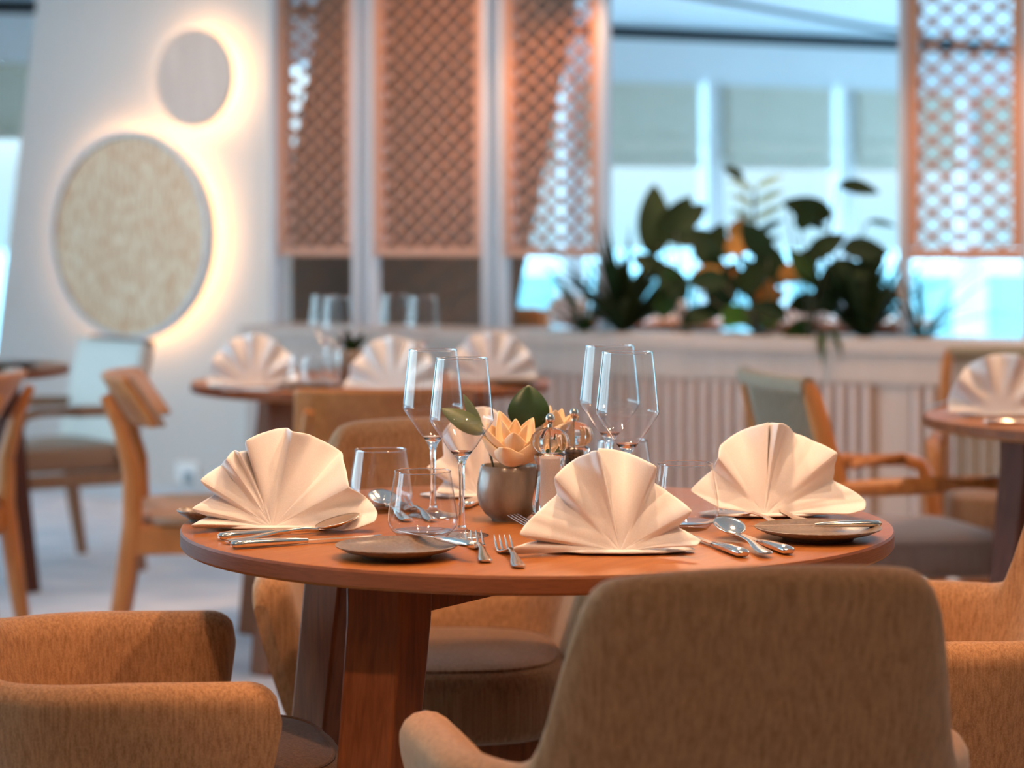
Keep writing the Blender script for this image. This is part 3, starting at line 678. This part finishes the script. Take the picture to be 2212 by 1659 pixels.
def open_armchair(loc, rz, label, back, wood, seatm, name='wooden_armchair', rope=True, group=None):
    o = empty(name, loc, rz, label, 'armchair', group)
    W = .27
    for sx in (-1, 1):
        s = MB(); s.tube([(sx * (W - .02), -.25, 0), (sx * (W - .01), -.215, .25), (sx * (W - .01), -.205, .44), (sx * (W - .015), -.225, .60), (sx * (W - .03), -.275, .79), (sx * (W - .035), -.285, .822)], [(.016, .019), (.019, .025), (.019, .027), (.018, .025), (.017, .021), (.012, .012)], 12, sq=3, up=(0, 1, 0)); s.build('leg', M[wood], o)
        pth = [(sx * W, .23, 0), (sx * W, .22, .45), (sx * (W + .005), .21, .54), (sx * (W + .005), .19, .578), (sx * (W + .005), .145, .592), (sx * (W + .005), 0, .590), (sx * (W - .005), -.14, .586), (sx * (W - .01), -.225, .584)]
        s = MB(); s.tube(pth, [(.015, .015), (.018, .020), (.018, .019), (.018, .018), (.020, .017), (.021, .016), (.020, .017), (.017, .016)], 12, sq=2.6, up=(0, 1, 0.001)); s.build('arm_and_front_leg', M[wood], o)
        s = MB(); s.box((sx * (W - .005), 0, .345), (.026, .43, .05)); s.build('seat_rail', M[wood], o, bevel=.005)
    for sy in (-.215, .215):
        s = MB(); s.box((0, sy, .345), (2 * W - .03, .026, .05)); s.build('cross_rail', M[wood], o, bevel=.005)
    s = MB(); N = 12; pts = [((W - .035) * (i / N * 2 - 1), -.285 - .035 * (1 - (i / N * 2 - 1) ** 2), .815) for i in range(N + 1)]
    s.tube(pts, .021, 12, sq=2.6); s.build('top_rail', M[wood] if rope != 'wrap' else M[back], o)
    if rope:
        s = MB(); n = 34
        for i in range(n):
            u = (i + .5) / n * 2 - 1; x = (W - .05) * u; bow = -.035 * (1 - u * u)
            s.tube([(x, -.285 + bow, .806), (x * 1.0, -.245 + bow, .64), (x, -.205 + bow * .6, .46)], .0045, 6)
        s.build('cord_back', M[back], o)
        s = MB(); s.tube([((W - .03) * (i / N * 2 - 1), -.205 - .02 * (1 - (i / N * 2 - 1) ** 2), .455) for i in range(N + 1)], .013, 10); s.build('lower_rail', M[wood], o)
    else:
        s = MB(); rows = []
        for j in range(9):
            t = j / 8; z = .42 + .39 * t; yy = -.20 - .085 * t
            rows.append([((W - .0) * (i / N * 2 - 1), yy + .022 - .02 * (1 - (i / N * 2 - 1) ** 2), z + .012 * t) for i in range(N + 1)])
        s.grid(rows); s.build('back_panel', M[back], o, solid=.035)
    s = MB(); rows = []
    for (k, z) in [(.94, .372), (.99, .380), (1, .40), (1, .435), (.98, .452), (.9, .460), (.6, .466), (.001, .468)]:
        rows.append([(.245 * k * math.copysign(abs(math.cos(t)) ** .4, math.cos(t)), .235 * k * math.copysign(abs(math.sin(t)) ** .4, math.sin(t)), z) for t in [2 * PI * i / 48 for i in range(48)]])
    s.grid(rows, close=True); s.f.append(tuple(range(48))[::-1]); s.build('seat_cushion', M[seatm], o)
    return o
G1 = 'wooden armchairs with corded backs'
open_armchair((.90, 5.36, 0), face(.97, .20), 'wooden armchair with grey corded back and mauve cushion, right of the front table', 'cordg', 'wood', 'cush', rope='wrap', group=G1)
open_armchair((1.44, 6.18, 0), face(-.20, -1), 'wooden armchair with khaki corded back behind the right edge table', 'cord', 'wood', 'fabseat', rope='wrap', group=G1)
open_armchair((-1.63, 7.83, 0), face(-.80, -.55), 'brown wooden armchair with cream fabric back beneath the large disc light', 'cream', 'wood2', 'leath', rope=False).scale = (1, 1, .95)
# far chairs beyond the divider
open_armchair((.06, 10.40, 0), face(.5, .85), 'far rust coloured chair beyond the divider beside the slanted brown panel', 'hall', 'wood', 'hall', rope=False)
open_armchair((2.38, 10.5, 0), face(-1, .2), 'far rust coloured chair beyond the divider under the right lattice screen', 'hall', 'wood', 'hall', rope=False)

# ------------------------------------------------------------------ napkins
def napkin(conv, spokes, scale, label, rz=0, group='white fan folded napkins', base=None, lean=.10, name='folded_napkin', bz=.004, up=1):
    """spokes: (dx px, dy px up, forward offset m) rim points left to right around the convergence point"""
    o = MB(); rows = []
    n = len(spokes); SUB = 5; rim = []
    for i in range(n - 1):
        a, b = spokes[i], spokes[i + 1]
        for j in range(SUB):
            t = j / SUB; ts = t
            bulge = 1 + .010 * math.sin(PI * t)
            f = a[2] + (b[2] - a[2]) * (t + .09 * math.sin(2 * PI * t) * -1)
            rim.append(((a[0] + (b[0] - a[0]) * ts) * bulge, (a[1] + (b[1] - a[1]) * ts) * bulge, f))
    rim.append(spokes[-1])
    NR = 16
    for k in range(NR + 1):
        r = k / NR; row = []
        for (x, y, f) in rim:
            X = x / scale * r; Z = y / scale * r
            Y = -f * 1.55 * (r ** 1.1) + Z * lean + .010 * math.sin(PI * r) * (1 if f > 0 else -1) * min(1, abs(f) / .02)
            row.append((X, Y, max(bz, Z + bz)))
        rows.append(row)
    o.grid(rows)
    # folded foot lying on the table behind and below the fan
    bs = base or [(-.105, .004), (-.06, -.012), (0, -.018), (.07, -.010), (.11, .012), (.10, .055), (.0, .075), (-.10, .055)]
    m = len(bs); q = len(o.v)
    for z in (.0015, .0075):
        o.v += [(x, y, z) for x, y in bs]
    o.f += [tuple(q + i for i in range(m))[::-1], tuple(q + m + i for i in range(m))] + [(q + i, q + (i + 1) % m, q + m + (i + 1) % m, q + m + i) for i in range(m)]
    me = o.build(name, M['napkin'], None, angle=28, solid=.0028)
    me.modifiers.new('soft', 'SUBSURF').levels = 1; me.modifiers['soft'].render_levels = 1
    me.location = conv; me.rotation_euler = (0, 0, rz)
    return tag(me, label, 'napkin', group)
# left napkin (traced from its own outline: offsets from the convergence point in picture px)
def z1(x, y): return ((x - 740) / 3.568, (1015 - y) / 3.568)
sp1 = [(*z1(135, 1003), .010), (*z1(150, 960), .028), (*z1(245, 932), .0), (*z1(135, 845), .024), (*z1(290, 765), -.004), (*z1(195, 630), .022), (*z1(330, 540), -.010), (*z1(400, 470), .022), (*z1(440, 415), .004), (*z1(490, 420), .016), (*z1(522, 440), -.016),
       (*z1(545, 330), .020), (*z1(690, 275), -.004), (*z1(830, 255), -.012), (*z1(905, 260), .018), (*z1(1050, 320), -.010), (*z1(1260, 450), -.022), (*z1(1285, 500), -.004), (*z1(1350, 685), .022), (*z1(1470, 790), -.004), (*z1(1560, 890), .004), (*z1(1545, 950), .020), (*z1(1300, 1040), .018)]
napkin(G(588, 1146), sp1, 4850 / 3.07, 'white fan folded napkin on the left of the front table')
def z3(x, y, cx=1465, cy=565): return ((x - cx) / 2.572, (cy - y) / 2.572)
sp3 = [(*z3(1210, 520), .012), (*z3(1045, 430), .0), (*z3(1190, 320), -.014), (*z3(1200, 240), .016), (*z3(1225, 180), -.004), (*z3(1340, 110), -.014), (*z3(1485, 52), .006), (*z3(1503, 70), -.018), (*z3(1530, 45), .028), (*z3(1580, 60), .016), (*z3(1645, 120), -.014), (*z3(1750, 160), -.006), (*z3(1858, 208), .020),
       (*z3(1855, 300), .002), (*z3(1860, 385), -.016), (*z3(1960, 430), .004), (*z3(2018, 480), .012), (*z3(2000, 520), .022), (*z3(1920, 545), .020)]
napkin(G(1652, 1119), sp3, 4850 / 3.23, 'white fan folded napkin on the right of the front table beside the plate', lean=.12)
def z2(x, y): return z3(x, y, 670, 762)
sp2 = [(*z2(80, 770), .012), (*z2(80, 715), .020), (*z2(215, 702), .0), (*z2(105, 645), .024), (*z2(180, 560), .014), (*z2(325, 460), -.016), (*z2(300, 340), .020), (*z2(400, 270), -.004), (*z2(495, 215), .010), (*z2(540, 190), .026), (*z2(565, 250), -.010), (*z2(585, 278), -.016), (*z2(545, 195), -.004), (*z2(700, 225), -.018),
       (*z2(868, 278), .020), (*z2(865, 395), -.014), (*z2(960, 450), .0), (*z2(1062, 520), .022), (*z2(990, 630), -.004), (*z2(1110, 680), .018), (*z2(1080, 710), .022)]
napkin(G(1340, 1199), sp2, 4850 / 2.86, 'white fan folded napkin at the near edge of the front table', lean=.14)
def gfan(n, w, h, amp=.012, seed=0):
    rnd = random.Random(seed); out = []
    for i in range(2 * n + 1):
        a = PI * (1 - i / (2 * n)); rr = 1 - (.035 if i % 2 else 0) + rnd.uniform(-.02, .02)
        out.append((math.cos(a) * w * rr * 1000, max(6, math.sin(a) * h * rr * 1000), amp * (1 if i % 2 == 0 else -1)))
    return out
def z4(x, y): return ((x - 620) / 3.568, (1345 - y) / 3.568)
sp4 = [(*z4(440, 1345), .0), (*z4(285, 1300), .016), (*z4(350, 1235), -.012), (*z4(210, 1110), .018), (*z4(345, 1040), .0), (*z4(330, 880), -.014), (*z4(370, 800), .014), (*z4(450, 720), -.006), (*z4(560, 655), .014), (*z4(680, 660), -.012), (*z4(780, 700), .014), (*z4(880, 800), -.010), (*z4(950, 950), .012), (*z4(1010, 1200), -.006), (*z4(1000, 1330), .006)]
napkin(G(1036, 1077), sp4, 4850 / 3.46, 'white fan folded napkin behind the flower pot on the front table', lean=-.05)
for (px, py, D, sd, rz, lab, tb) in ((546, 836, 0, 1, .1, 'white pleated fan napkin on the left of the middle distance table', 0), (848, 846, 0, 2, -.1, 'white pleated fan napkin at the near side of the middle distance table', 0),
        (1062, 826, 0, 3, -.1, 'white pleated fan napkin on the right of the middle distance table', 0), (2163, 900, 0, 4, 0, 'white pleated fan napkin on the table at the right edge', 0)):
    b = G(px, max(py, 820)); w_, h_ = (.125, .14)
    napkin(b, gfan(6 if px < 2000 else 5, w_, h_, .014, sd), 1000, lab, rz=rz, group='white pleated fan napkins on the background tables')
for k, (x, y, lab) in enumerate(((.27, 10.78, 'far white napkin seen low beside the slanted brown panel'), (.50, 10.72, 'far white napkin seen behind the left dense spiky plant'), (.76, 10.85, 'far white napkin seen low behind the tall paddle leaves'), (1.40, 10.70, 'far white napkin seen just right of the rust leaves'), (1.66, 10.65, 'far white napkin seen behind the right dense spiky plant'))):
    napkin((x, y, .75), gfan(5, .11, .13, .012, 20 + k), 1000, lab, group='far white napkins beyond the divider')

# ------------------------------------------------------------------ glassware
def wine_glass(loc, label, s_=1.0, group='wine glasses on the front table'):
    o = empty('wine_glass', loc, 0, label, 'wine glass', group); o.scale = (s_, s_, s_)
    t = .0009
    outer = [(.0045, .107), (.010, .111), (.020, .122), (.033, .141), (.0415, .1535), (.0437, .1575), (.0442, .161), (.0437, .166), (.0415, .186), (.0385, .214), (.0352, .243)]
    s = MB(); s.surf(outer, n=64); s.build('bowl', M['thin'], o, angle=80)
    s = MB(); s.lathe([(.0352, .2425), (.0359, .2430), (.0359, .2440), (.0352, .2446), (.0345, .2440), (.0345, .2430)], n=64, closed=True); s.build('rim', M['glass'], o)
    s = MB(); s.lathe([(.0001, .0004), (.037, .0004), (.0375, .0014), (.034, .003), (.018, .0055), (.008, .0095), (.0050, .014), (.0001, .0145)], n=64); s.build('foot', M['thick'], o)
    s = MB(); s.lathe([(.0001, .0125), (.0055, .0125), (.0045, .020), (.0036, .045), (.0036, .080), (.0045, .098), (.0085, .1075), (.0155, .1165), (.012, .1150), (.005, .1125), (.0001, .112)], n=48); s.build('stem', M['glass'], o)
    return o
g1 = wine_glass(G(997, 1158), 'wine glass in front of the pair left of the flower pot', .985)
dup(g1, U(935, 0, 3.25).xy.to_3d() + Vector((0, 0, .75)), label='wine glass at the back of the pair left of the flower pot').scale = (.985,) * 3
dup(g1, U(1355, 0, 3.12).xy.to_3d() + Vector((0, 0, .75)), label='wine glass in front of the pair right of the pepper mill').scale = (1.0,) * 3
dup(g1, U(1317, 0, 3.30).xy.to_3d() + Vector((0, 0, .75)), label='wine glass at the back of the pair right of the pepper mill').scale = (1.0,) * 3
for (px, D, lab) in ((702, 6.2, 'leftmost wine glass on the middle distance table'), (730, 6.03, 'second wine glass from the left on the middle distance table'), (853, 6.28, 'third wine glass from the left on the middle distance table'), (914, 6.1, 'rightmost wine glass on the middle distance table')):
    dup(g1, U(px, 0, D).xy.to_3d() + Vector((0, 0, .75)), label=lab, group='wine glasses on the middle distance table')
def tumbler(loc, label, group='stemless tumblers on the front table'):
    o = empty('tumbler', loc, 0, label, 'glass', group)
    s = MB(); s.surf([(.034, .0085), (.0425, .013), (.0462, .020), (.0468, .027), (.0455, .040), (.0415, .066), (.0375, .0905)], n=64); s.build('bowl', M['thin'], o, angle=80)
    s = MB(); s.lathe([(.0375, .0900), (.0382, .0905), (.0382, .0914), (.0375, .0919), (.0368, .0914), (.0368, .0905)], n=64, closed=True); s.build('rim', M['glass'], o)
    s = MB(); s.lathe([(.0001, 0), (.028, 0), (.031, .001), (.0365, .0075), (.041, .0115), (.036, .0105), (.028, .0080), (.0001, .0075)], n=64); s.build('base', M['thick'], o)
    return o
t1 = tumbler(U(913, 0, 3.0).xy.to_3d() + Vector((0, 0, .75)), 'stemless tumbler nearest the camera, behind the small plate')
for (px, D, lab) in ((822, 3.30, 'stemless tumbler beside the left napkin'), (1480, 3.10, 'stemless tumbler between the near and right napkins'), (1344, 3.45, 'stemless tumbler at the back behind the right wine glasses')):
    dup(t1, U(px, 0, D).xy.to_3d() + Vector((0, 0, .75)), label=lab)
for (px, D, lab) in ((655, 5.93, 'left tumbler on the middle distance table'), (682, 5.86, 'right tumbler on the middle distance table')):
    dup(t1, U(px, 0, D).xy.to_3d() + Vector((0, 0, .75)), label=lab, group='tumblers on the middle distance table')

# ------------------------------------------------------------------ mills
def mill(loc, fill, kind, label):
    o = empty(kind + '_mill', loc, 0, label, 'grinder')
    s = MB(); s.lathe([(.0001, 0), (.0255, 0), (.0265, .003), (.0265, .010), (.0235, .014), (.0225, .018), (.0250, .022), (.0255, .030), (.0235, .045), (.0205, .062), (.0190, .076), (.0195, .088), (.0225, .094), (.0225, .099), (.0185, .102), (.0165, .102), (.0145, .096), (.0145, .020), (.0001, .018)], n=56); s.build('body', M['glass'], o, angle=50)
    s = MB(); s.lathe([(.0001, .019), (.0138, .021), (.0138, .095), (.0001, .097)], n=40); s.build('filling', M[fill], o)
    s = MB(); rows = []
    prof = [(.0001, .1025), (.016, .1025), (.0215, .106), (.0262, .112), (.0270, .119), (.0245, .127), (.0185, .133), (.0095, .1365), (.0001, .138)]
    for (r, z) in prof:
        rows.append([(r * (1 + .035 * math.cos(10 * a)) * math.cos(a), r * (1 + .035 * math.cos(10 * a)) * math.sin(a), z) for a in [2 * PI * i / 80 for i in range(80)]])
    s.grid(rows, close=True); s.build('dome', M['glass'], o, angle=80)
    s = MB(); s.lathe([(.0001, .138), (.0035, .138), (.003, .142), (.0048, .144), (.0062, .148), (.0062, .151), (.0048, .155), (.002, .157), (.0001, .157)], n=24); s.tube([(0, 0, .10), (0, 0, .139)], .0016, 8); s.build('knob', M['silver'], o)
    return o
mill(U(1188, 0, 3.14).xy.to_3d() + Vector((0, 0, .75)), 'salt', 'salt', 'clear salt mill filled with white salt beside the flower pot')
mill(U(1240, 0, 3.24).xy.to_3d() + Vector((0, 0, .75)), 'pepper', 'pepper', 'clear pepper mill filled with dark peppercorns')

# ------------------------------------------------------------------ pot and flowers
def pot(loc, label, k=1.0, m='pot'):
    o = empty('flower_pot', loc, 0, label, 'pot'); o.scale = (k, k, k)
    s = MB(); s.lathe([(.0001, .0), (.024, .0), (.025, .003), (.034, .010), (.0425, .022), (.0455, .036), (.0450, .052), (.0425, .068), (.0405, .0775), (.0395, .079), (.0383, .0775), (.040, .06), (.040, .05), (.0001, .05)], n=64); s.build('vessel', M[m], o, angle=60)
    s = MB(); s.lathe([(.0001, .066), (.0385, .064), (.0388, .060)], n=32); s.build('moss', M['soil'], o)
    return o
PP = U(1099, 0, 3.2).xy.to_3d() + Vector((0, 0, .75))
pot(PP, 'round brown glazed pot holding the cream flower on the front table')
def petal(mb, base, az, el, L, Wd, cup=.6, n=10, curl=.5):
    """concave petal rising from base at elevation el, opening to azimuth az"""
    base = Vector(base); rad = Vector((math.cos(az), math.sin(az), 0)); sd = Vector((-math.sin(az), math.cos(az), 0)); rows = []
    p = base.copy(); an = el
    for i in range(n + 1):
        t = i / n; wv = Wd * (math.sin(PI * (t * .93 + .07)) ** .8) * (1 - .25 * t) + .0006
        if i == n: wv = .0008
        d = rad * math.cos(an) + Vector((0, 0, 1)) * math.sin(an); nn = -rad * math.sin(an) + Vector((0, 0, 1)) * math.cos(an)
        row = []
        for j in range(7):
            u = j / 3 - 1; row.append(p + sd * wv / 2 * u * (1 - .12 * u * u) + nn * cup * wv * .5 * u * u)
        rows.append(row); p = p + d * L / n
        an += curl / n * (1 if t < .75 else -2.4)
    mb.grid(rows)
def flower(c, r, label, seed=1, tilt=(0, 0), n=(6, 5, 3)):
    rnd = random.Random(seed); o = empty('lotus_flower', c, 0, label, 'flower', 'cream flowers in the pot on the front table')
    o.rotation_euler = (tilt[0], tilt[1], 0)
    for k, (cnt, el, L, wd) in enumerate(((n[0], R(14), 1.0, .78), (n[1], R(40), 1.05, .62), (n[2], R(68), .90, .46))):
        for i in range(cnt):
            s = MB(); az = 2 * PI * i / cnt + k * .55 + rnd.uniform(-.15, .15) + .3
            petal(s, (math.cos(az) * .005, math.sin(az) * .005, k * .002), az, el + rnd.uniform(-.1, .1), r * L * rnd.uniform(.9, 1.08), r * wd * 1.15, cup=.6, curl=(1.35, .8, .3)[k])
            s.build('petal', M['petal'], o, solid=.0016, angle=80).modifiers.new('s', 'SUBSURF').levels = 1
    s = MB(); s.ball((0, 0, r * .18), r * .15, 14, 1.5); s.build('centre', M['leafm'], o)
    s = MB(); s.tube([(0, 0, .002), (0, 0, -.03)], .004, 8); s.build('stem', M['leafm'], o)
    return o
flower(U(1112, 1006, 3.185), .072, 'large cream lotus like flower resting on the pot rim', 4, (R(12), 0))
flower(U(1195, 960, 3.27), .055, 'cream flower half hidden behind the two mills', 8, (0, R(12)), (4, 5, 4))
def sprig(name, base, leaves, label, m):
    o = empty(name, base, 0, label, 'leaf', 'leaves in the pot on the front table'); st = MB()
    for (tip0, dv, L, wd, dr, upv) in leaves:
        s = MB(); blade(s, Vector(tip0) - Vector(base), dv, L, wd, dr, up=Vector(upv), n=14, shape=1, fold=.22); s.build('leaf', M[m], o, solid=.0009)
        st.tube([(0, 0, 0), (Vector(tip0) - Vector(base)) * .5 + Vector((0, .0, .004)), Vector(tip0) - Vector(base)], .0013, 6)
    st.build('stalk', M['stem'], o)
    return o
pb = PP + Vector((0, 0, .066))
sprig('foliage_sprig', pb + Vector((.012, .012, 0)), [(U(1140, 930, 3.24), (0.02, .02, 1), .066, .060, -.1, (.1, -1, .1))], 'large dark green pointed leaf standing behind the cream flower', 'leafd')
sprig('foliage_sprig', pb + Vector((-.02, .01, 0)), [(U(1048, 935, 3.2), (-1.0, -.05, .50), .072, .030, -.1, (.2, -1, .5)), (U(1040, 925, 3.21), (-.55, .1, .75), .055, .016, -.6, (.5, -1, .2))], 'pair of olive green leaves pointing left behind the wine glass', 'leafm')

# ------------------------------------------------------------------ plates
def plate(loc, label, r=.08, group='small brown plates'):
    s = MB(); s.lathe([(.0001, .0), (r * .55, .0), (r * .58, .0035), (r * .60, .0045), (r * .85, .0095), (r * .99, .0150), (r, .0165), (r * .985, .0172), (r * .86, .0125), (r * .62, .0082), (.0001, .0078)], n=80)
    o = s.build('side_plate', M['plate'], None, angle=60); o.location = loc
    return tag(o, label, 'plate', group)
P1 = U(857, 0, 2.83).xy.to_3d() + Vector((0, 0, .75)); plate(P1, 'small brown stoneware plate nearest the camera, left of the forks', .0775)
P2 = U(1767, 0, 3.00).xy.to_3d() + Vector((0, 0, .75)); plate(P2, 'small brown stoneware plate with a knife across it, right side of the front table', .0845)
plate(U(446, 0, 3.19).xy.to_3d() + Vector((0, 0, .75)), 'brown plate peeking out behind the left napkin', .042)
plate(G(668, 840), 'dark plate on the left of the middle distance table', .08, 'plates on the background tables')
plate(G(1110, 832), 'dark plate behind the right napkin of the middle distance table', .08, 'plates on the background tables')
plate(U(20, 0, 6.9).xy.to_3d() + Vector((0, 0, .75)), 'dark plate on the table at the left edge', .10, 'plates on the background tables')

# ------------------------------------------------------------------ cutlery (handle end at origin, working end along +Y)
def knife_mesh(L=.215):
    s = MB(); hl = L * .46
    s.tube([(0, 0, .0055), (0, .004, .0058), (0, .02, .0062), (0, hl * .6, .0058), (0, hl * .92, .0050), (0, hl, .0046), (0, hl + .008, .0044)], [(.0045, .0025), (.0082, .0048), (.0092, .0056), (.0078, .0050), (.0062, .0040), (.0040, .0032), (.0030, .0028)], 16, sq=2.6)
    rows = []
    for i in range(13):
        t = i / 12; y = hl + .006 + (L - hl - .006) * t; wv = .0050 + .0045 * min(1, t * 5); wr = wv * (1 if t < .7 else max(.05, 1 - ((t - .7) / .3) ** 2.2)); 
        rows.append([(-.0045, y, .0052), (-.0045, y, .0040), (wr - .003, y, .0044), (wr - .003, y, .0046)])
    s.grid(rows, close=True); return s
def spoon_mesh(L=.205):
    s = MB(); hl = L - .062
    s.tube([(0, 0, .0035), (0, .006, .0035), (0, .03, .004), (0, hl * .55, .0085), (0, hl * .85, .0095), (0, hl, .0070)], [(.0060, .0012), (.0090, .0017), (.0080, .0018), (.0038, .0018), (.0030, .0020), (.0040, .0018)], 12, sq=2.4)
    rows = []
    for k in range(9):
        f = k / 8; row = []
        for i in range(40):
            a = 2 * PI * i / 40; x = .0205 * math.sin(a) * (1 - .10 * math.cos(a)); y = hl + .031 - .032 * math.cos(a)
            row.append((x * f, (y - hl - .031) * f * 1.08 + hl + .033, .0016 + .0082 * f ** 2.2 + .22 * ((y - hl - .031) * f + .031)))
        rows.append(row)
    s.grid(rows, close=True); n = len(s.v)
    return s
def fork_mesh(L=.200):
    s = MB(); hl = L * .58
    s.tube([(0, 0, .0035), (0, .006, .0035), (0, .03, .004), (0, hl * .55, .0095), (0, hl * .85, .0110), (0, hl, .0075), (0, hl + .008, .0050)], [(.0055, .0012), (.0085, .0017), (.0075, .0018), (.0036, .0018), (.0029, .0019), (.0045, .0016), (.0095, .0014)], 12, sq=2.4)
    s.tube([(0, hl + .004, .0056), (0, hl + .012, .0038), (0, hl + .026, .0026), (0, hl + .034, .0026)], [(.0050, .0014), (.0108, .0014), (.0122, .0014), (.0122, .0013)], 12, sq=4)
    for i in range(4):
        x = -.0104 + i * .0208 / 3
        s.tube([(x, hl + .031, .0026), (x, hl + .050, .0045), (x, hl + .070, .0105), (x * .95, L, .0150)], [(.0016, .0011), (.0015, .0011), (.0013, .0010), (.0006, .0006)], 8)
    return s
PROTO = {}
def cutlery(kind, a, b, label, z=.7505, group='cutlery on the front table', tilt=0, roll=0, zoff=0):
    """a, b: picture positions (handle end, working end) on the table"""
    A, B = G(*a, z), G(*b, z); d = B - A; rz = math.atan2(d.y, d.x) - PI / 2
    if kind not in PROTO:
        o = {'knife': knife_mesh, 'spoon': spoon_mesh, 'fork': fork_mesh}[kind]().build(kind, M['silver'], None, angle=50, solid=.0012 if kind == 'spoon' else 0); PROTO[kind] = o
    else:
        o = PROTO[kind].copy(); C.objects.link(o)
    o.location = A + Vector((0, 0, zoff)); o.rotation_euler = (tilt, roll, rz)
    return tag(o, label, kind, group)
cutlery('knife', (472, 1168), (735, 1146), 'knife in the left setting, farther from the table edge')
cutlery('spoon', (490, 1176), (765, 1148), 'spoon in front of the left napkin', zoff=.001)
cutlery('knife', (499, 1186), (760, 1168), 'knife in the left setting, closer to the table edge')
cutlery('fork', (1050, 1217), (1010, 1150), 'fork beside the near plate, left of the two')
cutlery('fork', (1122, 1229), (1060, 1150), 'fork between the near plate and near napkin, right of the two')
cutlery('knife', (1608, 1206), (1480, 1160), 'knife with its blade under the near napkin')
cutlery('spoon', (1657, 1206), (1545, 1150), 'soup spoon with its bowl facing up right of the near napkin', zoff=.003)
cutlery('knife', (1706, 1200), (1560, 1148), 'knife nearest the right hand plate')
cutlery('fork', (1700, 1142), (1560, 1108), 'fork with tines raised to the left of the right plate', zoff=.0)
cutlery('fork', (1745, 1130), (1600, 1100), 'fork under the right napkin, behind the raised fork', zoff=.0)
cutlery('fork', (1305, 1150), (1165, 1120), 'fork poking out on the left behind the near napkin')
cutlery('fork', (1330, 1165), (1190, 1146), 'lower fork poking out on the left behind the near napkin')
cutlery('knife', (1000, 1100), (1100, 1060), 'knife behind the stem of the front wine glass')
cutlery('spoon', (880, 1128), (800, 1080), 'spoon seen through the tumblers on the left')
cutlery('fork', (935, 1128), (850, 1085), 'fork seen through the nearest tumbler')
# butter knives on the plates
for (pc, dv, lab) in ((P1 + Vector((.062, .02, .0172)), Vector((.55, -.30, 0)), None), (P2, None, None)): pass
k1 = cutlery('knife', (1000, 1200), (930, 1160), 'butter knife resting on the rim of the plate nearest the camera'); k1.location = Vector((-.046, 2.785, .7665)); k1.rotation_euler = (R(0), R(0), R(34))
k2 = cutlery('knife', (1890, 1120), (1650, 1130), 'butter knife laid across the right hand plate'); k2.location = P2 + Vector((.0875, .02, .0135)); k2.rotation_euler = (0, 0, R(95))
k2.scale = k1.scale = (.85, .85, .85)
for (a, b, kd, lab) in (((1997, 880), (2100, 875), 'fork', 'fork left of the fan napkin on the right edge table'), ((2125, 917), (2240, 917), 'knife', 'knife in front of the fan napkin on the right edge table'),
        ((452, 838), (560, 842), 'knife', 'knife on the left rim of the middle distance table'), ((480, 846), (600, 850), 'spoon', 'spoon on the left rim of the middle distance table')):
    cutlery(kd, a, b, lab, group='cutlery on the background tables')
# pot with flowers on the middle distance table
pt2 = U(760, 0, 6.2).xy.to_3d() + Vector((0, 0, .75)); pot(pt2, 'small brown pot with green sprigs on the middle distance table', 1.15)
o = empty('foliage_sprig', pt2 + Vector((0, 0, .074)), 0, 'green sprigs in the pot on the middle distance table', 'leaf')
s = MB(); rnd = random.Random(2)
for i in range(9):
    a = rnd.uniform(0, 6.28); blade(s, (0, 0, 0), (math.cos(a) * .7, math.sin(a) * .5, .9), rnd.uniform(.06, .10), .028, .5, shape=1)
s.build('foliage', M['lf2'], o)
